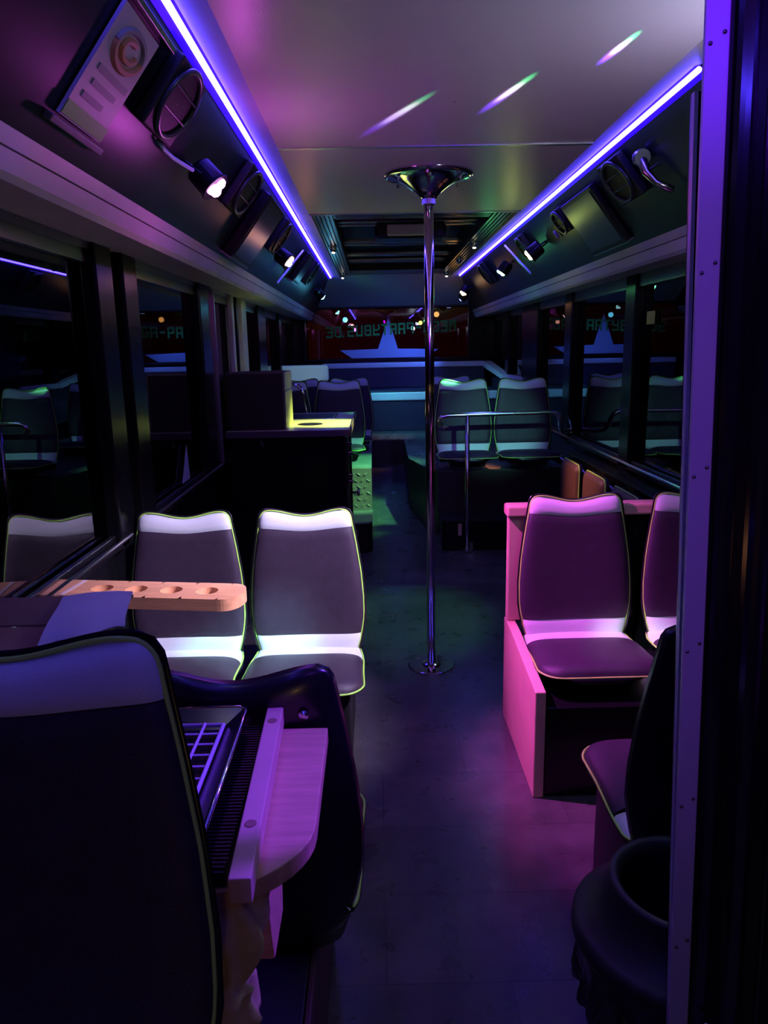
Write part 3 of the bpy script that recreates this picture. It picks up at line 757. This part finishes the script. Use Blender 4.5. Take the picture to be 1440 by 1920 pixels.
# rounded end cap and outer walls
half = [(x_e + .055 * math.sin(PI * i / 24) ** .8, -hw * math.cos(PI * i / 24), 0) for i in range(25)]
m_.add(half, [tuple(range(25))])
outl = [(x_s, -hw, 0)] + half + [(x_s, hw, 0)]
n = len(outl); lo = [(p[0], p[1], -TH) for p in outl]
m_.add(outl + lo, [(i, (i + 1) % n, n + (i + 1) % n, n + i) for i in range(n)] + [tuple(range(n, 2 * n))])
m_.v = [(x, y, z + .02) for x, y, z in m_.v]
m_.build('board', m_wood, cs)
MB().box(-.262, -.250, -.066, .066, .0202, .0212).build('tape_line', m_paper, cs, label='white tape line across the board')
MB().box(-.335, -.32, -.05, .05, -.10, -.014).build('wall_bracket', m_dark, cs)

# ------------------------------------------------------------------ wooden table with trays between the near left seats
tb = empty('wooden_table', (-.45, .98, .85), label='wooden table with rounded corner between the near left seats', cat='table')
top = [(-.92, .775), (-.36, .775)] + [(-.30 + .0 + .205 * math.sin(i * PI / 24), .775 + .15 - .15 * math.cos(i * PI / 24)) for i in range(13)] + [(-.095, 1.195), (-.92, 1.195)]
P(MB().prism([(x, y, .85) for x, y in top], (0, 0, -.028)), 'table_top', m_wood, tb, bevel=.002)
P(MB().prism([(-.165, .88, .822), (-.165, 1.06, .822), (-.165, 1.03, .62), (-.165, .93, .62)], (-.028, 0, 0)), 'bracket', m_wood, tb, bevel=.004)
P(MB().box(-.92, -.22, 1.02, 1.04, .33, .822), 'support_panel', m_blackm, tb)
bt = empty('wooden_batten', (-.18, 1.0, .87), label='square wooden batten with screw holes lying on the table', cat='batten')
bm_ = MB().box(-.014, .014, -.235, .235, -.0175, .0175)
b_ = bm_.build('bar', m_wood2, bt, bevel=.002)
for y in (-.13, .15): MB().lathe([(.0, .0176), (.008, .0178), (.008, .0185)], (0, y, 0), n=14, cap1=True).build('screw_hole', m_card, bt)
bt.rotation_euler = (0, 0, .03); bt.location = (-.181, 1.005, .869)
# ribbed plastic crate beside it
cr = empty('plastic_mat', (-.22, 1.0, .85), label='dark ribbed plastic mat under the tray on the table', cat='mat')
def sk(x, y): return (x + (y - 1.0) * -.02, y)
P(MB().box(-.250, -.198, .80, 1.165, .8505, .872), 'base', m_dark, cr, bevel=.003)
for i in range(46):
    y = .806 + i * .0078
    P(MB().box(-.249, -.199, y, y + .0035, .872, .875), 'rib', m_dark, cr)
tr = empty('metal_tray', (-.33, 1.0, .85), label='glossy dark tray with rolled rim on the table', cat='tray')
ta = [(-.62, .80), (-.238, .80), (-.238, 1.165), (-.62, 1.165)]
P(MB().box(-.44, -.27, .80, 1.165, .876, .882), 'base', m_black, tr, bevel=.004)
P(MB().hexa([(-.270, .80, .877), (-.270, 1.165, .877), (-.228, 1.165, .905), (-.228, .80, .905)], [(-.274, .80, .882), (-.274, 1.165, .882), (-.232, 1.165, .910), (-.232, .80, .910)]), 'side', m_liner, tr)
P(MB().hexa([(-.44, 1.13, .877), (-.27, 1.13, .877), (-.230, 1.165, .905), (-.44, 1.165, .905)], [(-.44, 1.125, .882), (-.27, 1.125, .882), (-.230, 1.16, .910), (-.44, 1.16, .910)]), 'side', m_liner, tr)
P(MB().tube([(-.228, .80, .908), (-.228, 1.15, .908), (-.240, 1.165, .908), (-.44, 1.165, .908)], .0032, 8), 'rim', m_chrome, tr, smooth=True)
rk = empty('wire_rack', (-.33, .98, .885), label='grey wire grid rack lying in the dark tray on the table', cat='rack')
m_wire = mat('grey_wire', (.55, .52, .60), .4)
P(MB().tube([(-.435, .81, .897), (-.262, .81, .897), (-.262, 1.125, .897), (-.435, 1.125, .897)], .0038, 8, closed=True), 'rim_wire', m_wire, rk)
for i in range(9):
    y = .84 + i * .032; P(MB().tube([(-.435, y, .897), (-.262, y, .897)], .0020, 6), 'wire', m_wire, rk)
for i in range(4):
    x = -.292 - i * .040; P(MB().tube([(x, .81, .900), (x, 1.125, .900)], .0026, 6), 'wire', m_wire, rk)

# cardboard box, paper and a blue packet behind the near seat
bx = empty('cardboard_box', (-.60, 1.16, .851), label='open brown cardboard box behind the near left seat', cat='box')
def rot(x, y, a=.12): return (x * math.cos(a) - y * math.sin(a), x * math.sin(a) + y * math.cos(a))
cb = MB(); cb.box(-.20, .20, -.14, .14, 0, .195); cb.build('carton', m_card, bx, bevel=.002)
MB().hexa([(-.20, .14, .195), (.20, .14, .195), (.22, .20, .225), (-.2, .20, .225)], [(-.20, .14, .198), (.20, .14, .198), (.22, .20, .228), (-.2, .20, .228)]).build('flap', m_card, bx)
bx.location = (-.66, 1.07, .8505); bx.rotation_euler = (0, 0, 0)
def paper(u, v):
    a = Vector((-.53, 1.075, 1.0585)); b = Vector((-.405, 1.111, 1.078)); c_ = Vector((-.562, 1.262, 1.085)); d_ = Vector((-.448, 1.292, 1.082))
    p = (a * (1 - u) + b * u) * (1 - v) + (c_ * (1 - u) + d_ * u) * v
    tear = .012 * math.sin(u * 9) * (1 - v) if v < .1 else 0
    return (p.x, p.y + tear, p.z + .004 * math.sin(u * PI) + .004 * math.sin(v * 5))
pm = MB().grid(paper, 16, 12)
n0 = len(pm.v); pm.add([(x, y, z - .0015) for x, y, z in pm.v], [tuple(reversed(f)) for f in pm.f])
pm.build('paper_sheet', m_paper, smooth=True, label='curled sheet of paper lying on the cardboard box', cat='paper')
bp_ = empty('blue_packet', (-.79, 1.09, 1.0475), .1, label='blue packet at the left edge on the cardboard box', cat='packet')
MB().grid(lambda u, v: ((u - .5) * .13, (v - .5) * .18, .05 * (math.sin(PI * u) * math.sin(PI * v)) ** .4), 14, 14).build('pouch', m_blue, bp_, smooth=True)
MB().box(-.065, .065, .088, .105, .0, .004).build('seal_strip', m_blue, bp_)

# crumpled cream foam hanging beneath the table
def foam(u, v):
    a = 2 * PI * v; z = .815 - .33 * u
    r = .034 + .010 * math.sin(9 * u + 1) + .008 * math.sin(3 * a + 11 * u) + .006 * math.sin(7 * a - 6 * u) + (.014 if .42 < u < .62 else 0)
    return (-.222 + r * 1.15 * math.cos(a) + .012 * math.sin(7 * u), .835 + r * .8 * math.sin(a), z)
fm = MB().grid(foam, 40, 36)
fm.build('foam_roll', m_foam, smooth=True, label='crumpled cream foam hanging under the wooden table', cat='foam')

# ------------------------------------------------------------------ bin
bn = empty('waste_bin', (.565, 1.21, 0), label='round black bin with broad sloping collar beside the metal post', cat='bin')
MB().lathe([(.14, 0), (.175, .30), (.18, .36)], (0, 0, 0), n=40, cap1=False).build('body', m_bin, bn, smooth=True)
MB().lathe([(.196, .375), (.203, .39), (.201, .408), (.190, .418), (.182, .42), (.135, .488), (.137, .500), (.128, .510), (.117, .502), (.113, .48), (.14, .36), (.13, .1), (.0, .08)], (0, 0, 0), n=56, cap0=False, cap1=False).build('collar', m_bin, bn, smooth=True)
MB().lathe([(.108, .47), (.125, .36), (.12, .12), (0, .1)], (0, 0, 0), n=40, cap0=False, cap1=False).build('inside', m_inner, bn, smooth=True)
def liner(u, v):
    a = 2 * PI * v; z = .378 - .17 * u
    r = .192 + .012 * math.sin(17 * a) * u + .012 * math.sin(5 * a + 2) * u + .010 * math.sin(29 * a + 8 * u) * u - .012 * u
    return (r * math.cos(a), r * math.sin(a), z + .018 * math.sin(7 * a) * u)
MB().grid(liner, 14, 160).build('bin_liner', m_liner, bn, smooth=False, label='crumpled black plastic bag edge hanging below the collar')

# ------------------------------------------------------------------ riveted post and ribbed folding door on the right
pp = empty('metal_post', (.43, .95, 0), label='tall riveted aluminium corner post at the right', cat='post')
def px(z): return .385 + (1.9 - z) * .0335         # left edge leans a little
def postbox(x0, x1, y0, y1, z0, z1): return MB().hexa([(px(z0) + x0, y0, z0), (px(z0) + x1, y0, z0), (px(z0) + x1, y1, z0), (px(z0) + x0, y1, z0)], [(px(z1) + x0, y0, z1), (px(z1) + x1, y0, z1), (px(z1) + x1, y1, z1), (px(z1) + x0, y1, z1)])
P(postbox(.006, .036, .95, .956, 0.0, 2.215), 'flange', m_post, pp)
P(postbox(.034, .038, .948, .99, 0.0, 2.215), 'return_flange', m_dark, pp)
for z in (1.86, 1.84, 1.595, 1.58, 1.34, 1.33, 1.105, 1.10, .82, .815, .62, .60, .50, .49):
    pass
for z in (1.845, 1.59, 1.335, 1.09, .85, .61, .42, .2):
    for dx, dz in ((.012, -.006), (.028, .006)):
        P(MB().lathe([(.0028, 0), (.0022, .0014), (0, .0018)], (px(z) + dx, .9498, z + dz), axis=(0, -1, 0), n=12, cap1=False), 'rivet', m_alu_dark, pp, smooth=True)
def inb(x0, x1, y0, y1, z0, z1):
    X_ = lambda z: .413 + (1.8 - z) * .040
    return MB().hexa([(X_(z0) + x0, y0, z0), (X_(z0) + x1, y0, z0), (X_(z0) + x1, y1, z0), (X_(z0) + x0, y1, z0)], [(X_(z1) + x0, y0, z1), (X_(z1) + x1, y0, z1), (X_(z1) + x1, y1, z1), (X_(z1) + x0, y1, z1)])
P(inb(0, .005, 1.02, 1.03, .0, 1.81), 'inner_post', m_post, pp)
P(inb(.005, .022, 1.02, 1.045, .0, 1.81), 'rubber_edge', m_black, pp)
fd = empty('folding_door', (.55, .9, 0), label='glossy black ribbed folding door along the right edge', cat='door')
a0 = Vector((.428, .960, 0)); d_ = Vector((.89, -.45, 0)).normalized(); nrm = Vector((-.45, -.89, 0)).normalized()
wds = [.010, .030, .010, .034, .016, .010, .032, .012, .034, .014, .034, .03, .03]
t_ = 0
for i, w_ in enumerate(wds):
    z0, z1 = .0, 2.215
    pr = []
    dep = .010 if i % 2 else .002
    # slight lean like the post
    def q(t, o, z): p = a0 + d_ * t + nrm * o; return (p.x + (1.9 - z) * .030 + (-.012), p.y, z)
    N = 5; lo = []; hi = []
    for k in range(N + 1):
        o = dep * math.sin(PI * k / N) ** .6 if i % 2 else .001
        lo.append(q(t_ + w_ * k / N, o, z0)); hi.append(q(t_ + w_ * k / N, o, z1))
    lo += [q(t_ + w_, -.006, z0), q(t_, -.006, z0)]; hi += [q(t_ + w_, -.006, z1), q(t_, -.006, z1)]
    n = len(lo)
    P(MB().add(lo + hi, [tuple(range(n - 1, -1, -1)), tuple(range(n, 2 * n))] + [(k, (k + 1) % n, n + (k + 1) % n, n + k) for k in range(n)]), 'rib' if i % 2 else 'groove_strip', m_door if i % 2 else m_black, fd)
    t_ += w_
for (x, y, z) in ((.484, .93, .485), (.480, .93, .445), (.505, .93, .455)):
    P(MB().lathe([(.006, 0), (.005, .003), (.002, .004)], (x, y - .006, z), axis=(0, -1, 0), n=12), 'screw', m_steel, fd)

# ------------------------------------------------------------------ dance pole
po = empty('dance_pole', (.248, 3.34, 0), label='tall chrome dance pole between floor and ceiling in the aisle', cat='pole')
MB().lathe([(.0205, .004), (.0205, 2.09), (.012, 2.10), (.012, 2.12)], (0, 0, 0), n=28).build('tube', m_chrome, po, smooth=False)
for p in po.children: 
    for f in p.data.polygons: f.use_smooth = abs(f.normal.z) < .5
MB().lathe([(.112, 0), (.112, .005), (.108, .007), (.045, .007), (.042, .014), (.030, .018), (.022, .018)], (0, 0, 0), n=48).build('base_plate', m_chrome, po)
for k in range(4):
    a = PI / 4 + k * PI / 2
    MB().lathe([(.008, .007), (.007, .0095), (0, .010)], (.088 * math.cos(a), .088 * math.sin(a), 0), n=14, cap1=False).build('screw', m_alu_dark, po)
MB().lathe([(.186, 2.2175), (.190, 2.210), (.186, 2.202), (.165, 2.198), (.135, 2.190), (.105, 2.176), (.080, 2.160), (.058, 2.144), (.042, 2.128), (.034, 2.116)], (0, 0, 0), n=56).build('ceiling_flange', m_chrome, po, smooth=True)
MB().lathe([(.030, 2.092), (.030, 2.118)], (0, 0, 0), n=28).build('collar', m_steel, po, bevel=.003)
for k in range(6):
    a = k * PI / 3 + .5
    MB().lathe([(.006, 2.190), (.006, 2.178), (.003, 2.176)], (.148 * math.cos(a), .148 * math.sin(a), 0), n=10).build('bolt', m_alu_dark, po)

# ------------------------------------------------------------------ counter with box, sink and fittings
ct = empty('bar_counter', (-.56, 4.55, 0), label='black bar counter with cream worktop on the left', cat='counter')
fc = P(MB().box(-.92, -.185, 4.575, 5.13, 0, .985), 'front_cabinet', m_black, ct, bevel=.004)
P(MB().box(-.92, -.185, 5.135, 5.80, .66, .985), 'rear_cabinet', m_black, ct, bevel=.004)
wt = P(MB().box(-.92, -.155, 4.545, 5.85, .985, 1.022), 'worktop', m_worktop, ct, bevel=.003)
P(MB().box(-.92, -.152, 4.538, 4.546, .982, 1.022), 'edge_trim', m_edge, ct, bevel=.002)
P(MB().box(-.156, -.148, 4.54, 5.85, .98, 1.030), 'edge_trim', m_edge, ct, bevel=.002)
P(MB().box(-.186, -.168, 4.56, 4.58, .03, .975), 'corner_post', m_chrome, ct, bevel=.003)
P(MB().box(-.168, -.150, 4.585, 4.60, .03, .98), 'corner_post', m_black, ct, bevel=.003)
for z in (.92, .86, .72, .68): P(MB().box(-.172, -.146, 4.565, 4.60, z, z + .022), 'hinge', m_chrome, fc, bevel=.003)
P(MB().tube([(-.155, 4.7, .60), (-.115, 4.7, .60)], .008, 10), 'knob_stem', m_chrome, fc)
P(MB().lathe([(.012, 0), (.024, .004), (.026, .012), (.018, .018)], (-.125, 4.7, .60), axis=(1, 0, 0), n=18), 'knob', m_chrome, fc, smooth=True)
P(MB().lathe([(.014, 0), (.014, .012), (.009, .016)], (-.70, 4.57, .94), axis=(0, -1, 0), n=16), 'door_lock', m_steel, fc)
P(MB().lathe([(.008, 0), (.008, .008)], (-.70, 4.565, .965), axis=(0, -1, 0), n=12), 'keyhole_cap', m_steel, fc)
P(MB().box(-.62, -.28, 5.28, 5.72, 1.0225, 1.026), 'sink_rim', m_steel, wt, bevel=.001)
P(MB().box(-.60, -.30, 5.32, 5.68, 1.0262, 1.0275), 'sink_bowl', m_dark, wt)
P(MB().lathe([(.085, 0), (.08, .003), (0, .003)], (-.43, 4.93, 1.0225), n=28, cap1=False), 'round_cutout', m_dark, wt)
bx = empty('black_box', (-.73, 4.75, 1.022), label='black metal-edged box standing on the counter', cat='box')
BX0, BX1, BY0, BY1, BZ0, BZ1 = -.905, -.555, 4.60, 5.02, 1.023, 1.375
P(MB().box(BX0, BX1, BY0, BY1, BZ0, BZ1), 'case', mat('speckled_black', (.018, .014, .014), .4, bump=.4, bscale=150), bx, bevel=.004)
P(MB().box(BX1, BX1 + .004, BY0, BY1, BZ0 + .005, BZ1 - .005), 'lit_side', mat('lit_side_tan', (.40, .38, .22), .4, .3), bx)  # tan colour puts the light on the box's right side into a plate
P(MB().box(BX0, BX1 + .004, BY0 - .003, BY0 + .012, BZ1 - .008, BZ1 + .006), 'edge_angle', m_alu_dark, bx)
P(MB().box(BX1 - .006, BX1 + .006, BY0 - .003, BY0 + .012, BZ0, BZ1), 'edge_angle', m_alu_dark, bx)
P(MB().box(BX1 + .004, BX1 + .007, BY0 + .02, BY1 - .02, 1.255, 1.262), 'latch_strip', m_chrome, bx)
P(MB().box(-.92, -.80, 5.20, 5.55, 1.0225, 1.075), 'tray', m_grey, ct, bevel=.004)
# chrome grab rail behind the counter
gr = MB().tube([(-.80, 5.872, 1.03), (-.79, 5.872, 1.20), (-.76, 5.872, 1.235), (-.64, 5.872, 1.242), (-.60, 5.872, 1.235), (-.568, 5.872, 1.205), (-.553, 5.872, 1.16), (-.53, 5.872, 1.02), (-.52, 5.872, .66)], .014, 12)
gr.build('grab_rail', m_chrome, smooth=True, label='bent chrome grab rail rising behind the counter', cat='handrail')

# ------------------------------------------------------------------ steps, wheel arches, platform
st = empty('left_step', (-.45, 5.3, 0), label='black step box with checker plate riser on the left of the aisle', cat='step')
def rbox(x0, x1, y0, y1, z0, z1, r=.05, side=1):
    pts = [(x0, y1), (x0, y0)]
    if side > 0: pts += [(x1 - r + r * math.sin(i * PI / 12), y0 + r - r * math.cos(i * PI / 12)) for i in range(7)] + [(x1, y1)]
    else: pts = [(x1, y1)] + [(x0, y1)] + [(x0 + r - r * math.cos(i * PI / 12), y0 + r - r * math.sin(i * PI / 12)) for i in range(7)] + [(x1, y0)]
    return MB().prism([(x, y, z0) for x, y in pts], (0, 0, z1 - z0))
P(rbox(-.85, -.035, 5.14, 5.56, .065, .285), 'riser', m_black, st)
P(rbox(-.85, -.033, 5.136, 5.56, .286, .298), 'tread', m_check, st)
P(MB().box(XL + .05, -.04, 5.55, 7.38, .10, .61), 'wheel_arch', m_blackm, st)
P(MB().box(XL + .05, -.034, 5.542, 5.55, .298, .62), 'plate', m_check, st)
P(MB().box(XL + .05, -.034, 5.55, 7.38, .61, .618), 'top_plate', m_check, st)
for r_ in range(6):
    for c_ in range(4):
        x = -.06 - c_ * .048 - (r_ % 2) * .024; z = .335 + r_ * .048
        a = .6 if (r_ + c_) % 2 else -.6; dx, dz = .019 * math.cos(a), .019 * math.sin(a)
        P(MB().tube([(x - dx, 5.541, z - dz), (x, 5.539, z), (x + dx, 5.541, z + dz)], [.003, .008, .003], 6), 'lozenge', m_check, st)
P(MB().box(-.15, -.138, 5.12, 5.135, .20, .25), 'latch', m_chrome, st)
sr = empty('right_step', (.95, 5.3, 0), label='black rounded step box in front of the raised right seats', cat='step')
P(rbox(.462, XR - .01, 5.14, 5.42, .065, .285, .05, -1), 'riser', m_black, sr)
P(rbox(.460, XR - .01, 5.136, 5.42, .286, .298, .05, -1), 'tread', m_blackm, sr)
P(MB().box(.578, .603, 5.132, 5.139, .185, .27), 'latch', m_wood2, sr)
P(MB().box(.660, .686, 5.128, 5.139, .075, .135), 'hinge', m_alu_dark, sr)
P(MB().lathe([(.006, 0), (.005, .004)], (.673, 5.127, .118), axis=(0, -1, 0), n=10), 'screw', m_steel, sr)
pf = empty('rear_platform', (.7, 6.8, 0), label='raised dark platform across the rear carrying the bench', cat='platform')
m_ps = mat('platform_side', (.035, .025, .024), .35)
P(MB().box(-.96, XR - .01, 7.40, 8.98, .30, .60), 'body', m_ps, pf)
P(MB().box(-.96, XR - .01, 7.395, 8.98, .6005, .6125), 'deck', m_floor, pf)
sp_ = empty('side_platform', (.9, 6.4, 0), label='raised dark platform with slanted front corner under the right rear seats', cat='platform')
poly = [(XR - .05, 5.43), (.46, 5.43), (.372, 5.62), (.272, 6.08), (.285, 7.39), (XR - .05, 7.39)]
P(MB().prism([(x, y, .12) for x, y in poly], (0, 0, .48)), 'body', m_ps, sp_)
P(MB().prism([(x, y, .6005) for x, y in poly], (0, 0, .012)), 'deck', m_floor, sp_)

# ------------------------------------------------------------------ rear bench
bn_ = empty('rear_bench', (.4, 8.6, .61), label='wide dark upholstered rear bench with pale bands', cat='bench')
m_bn = mat('bench_dark', (.03, .025, .05), .45, bump=.3, bscale=200)
P(MB().box(-.955, XR - .01, 8.20, 8.95, .613, .945), 'base', m_bn, bn_, bevel=.006)
P(MB().box(-.955, XR - .01, 8.185, 8.78, .945, 1.035), 'seat_band', m_vinyl, bn_, bevel=.012, label='pale front edge of the seat')
P(MB().box(-.955, XR - .01, 8.20, 8.78, 1.036, 1.055), 'seat_cushion', m_bn, bn_, bevel=.01)
P(MB().box(-.60, 1.29, 8.75, 8.90, 1.056, 1.285), 'backrest', m_bn, bn_, bevel=.01)
P(MB().box(-.60, 1.30, 8.74, 8.93, 1.286, 1.345), 'back_band', m_vinyl, bn_, bevel=.012, label='pale top band of the backrest')
P(MB().hexa([(1.27, 8.74, 1.345), (1.36, 8.74, 1.345), (1.44, 7.95, 1.215), (1.36, 7.95, 1.215)], [(1.27, 8.74, 1.28), (1.36, 8.74, 1.28), (1.44, 7.95, 1.16), (1.36, 7.95, 1.16)]), 'side_band', m_vinyl, bn_)
P(MB().box(1.37, 1.445, 7.1, 7.95, 1.16, 1.215), 'side_band', m_vinyl, bn_, bevel=.01)
P(MB().box(1.37, 1.445, 7.1, 8.74, .80, 1.16), 'side_panel', m_bn, bn_, bevel=.01)
cb_ = empty('corner_backrest', (-.67, 7.7, .62), label='pale padded corner backrest at the rear left', cat='cushion')
P(MB().box(-.95, -.46, 7.60, 7.74, 1.195, 1.355), 'upper_pad', m_vinyl, cb_, bevel=.02)
P(MB().box(-.95, -.465, 7.61, 7.73, .625, 1.193), 'lower_pad', m_bn, cb_, bevel=.01)
P(MB().box(-.95, -.16, 7.56, 7.62, 1.06, 1.145), 'rail_pad', m_vinyl, cb_, bevel=.015)

# ------------------------------------------------------------------ right handrail
hr = empty('handrail', (.64, 5.12, 0), label='stainless handrail with hooked end in front of the raised right seats', cat='handrail')
pts = [(.505, 5.12, .957), (.478, 5.12, .958), (.455, 5.12, .972), (.444, 5.12, .997), (.450, 5.12, 1.022), (.470, 5.12, 1.038), (.50, 5.12, 1.044), (.64, 5.12, 1.046), (1.20, 5.12, 1.052), (1.245, 5.12, 1.048), (1.272, 5.12, 1.030), (1.285, 5.13, 1.0), (1.293, 5.15, .95), (1.312, 5.18, .918), (1.345, 5.24, .903), (1.405, 5.34, .900), (1.44, 5.40, .900)]
P(MB().tube(pts, .0165, 14), 'rail', m_steel, hr, smooth=True)
P(MB().tube([(.642, 5.115, .07), (.638, 5.12, 1.04)], .0165, 14), 'post', m_steel, hr, smooth=True)
P(MB().lathe([(.032, .066), (.032, .074), (.018, .078)], (.642, 5.115, 0), n=20), 'foot', m_steel, hr)
P(MB().tube([(1.40, 5.36, 1.0), (1.415, 5.35, .95), (1.425, 5.34, .88)], .007, 8), 'clamp', m_chrome, hr)

# ------------------------------------------------------------------ outside: pavement and distant lamps
MB().box(-40, -1.2, -10, 60, -.42, -.40).build('pavement', m_tar, label='dark pavement outside the left windows', kind='structure')
MB().box(1.7, 40, -10, 60, -.42, -.40).build('road', m_tar, label='dark road outside the right windows', kind='structure')
def lampo(u_x, y, z, r, m, lab, pole=False):
    e = empty('street_lamp', (u_x, y, -.4), label=lab, cat='lamp')
    MB().tube([(0, 0, 0), (0, 0, z + .4 - r)], .05, 8).build('mast', m_blackm, e)
    MB().lathe([(r * .6, z + .4 - r), (r, z + .4), (r * .5, z + .4 + r), (0, z + .4 + r * 1.1)], (0, 0, 0), n=12, cap1=False).build('lamp_head', m, e, smooth=True)
import itertools
for (u, v, D, r, m, lab) in [(300, 531, 20, .14, m_lamp, 'distant orange street lamp seen through the left window beside the pillar'),
                             (331, 602, 26, .10, m_lamp, 'distant orange street lamp lower, seen through the left window'),
                             (256, 612, 24, .09, m_lamp, 'small distant lamp seen left of the pillar'),
                             (258, 635, 22, .11, m_lampr, 'distant red lamp seen through the left window'),
                             (1060, 566, 24, .08, m_lamp, 'distant orange lamp seen through the right window near the rear'),
                             (1097, 574, 22, .14, m_lamp, 'distant orange street lamp seen right of the rear pillar'),
                             (1174, 576, 20, .12, m_lampr, 'distant red lamp seen through the right window'),
                             (1202, 598, 22, .08, m_lamp, 'small distant lamp seen beside the right pillar')]:
    r_ = R @ Vector((u - 720, 960 - v, -F)); p = Vector((0, 0, 1.5)) + r_ * (D / r_.y)
    lampo(round(p.x, 2), D, round(p.z, 2), r, m, lab)
point('sodium_lamp', (-6.5, 12, 4.5), (1, .42, .12), 2500, .2)
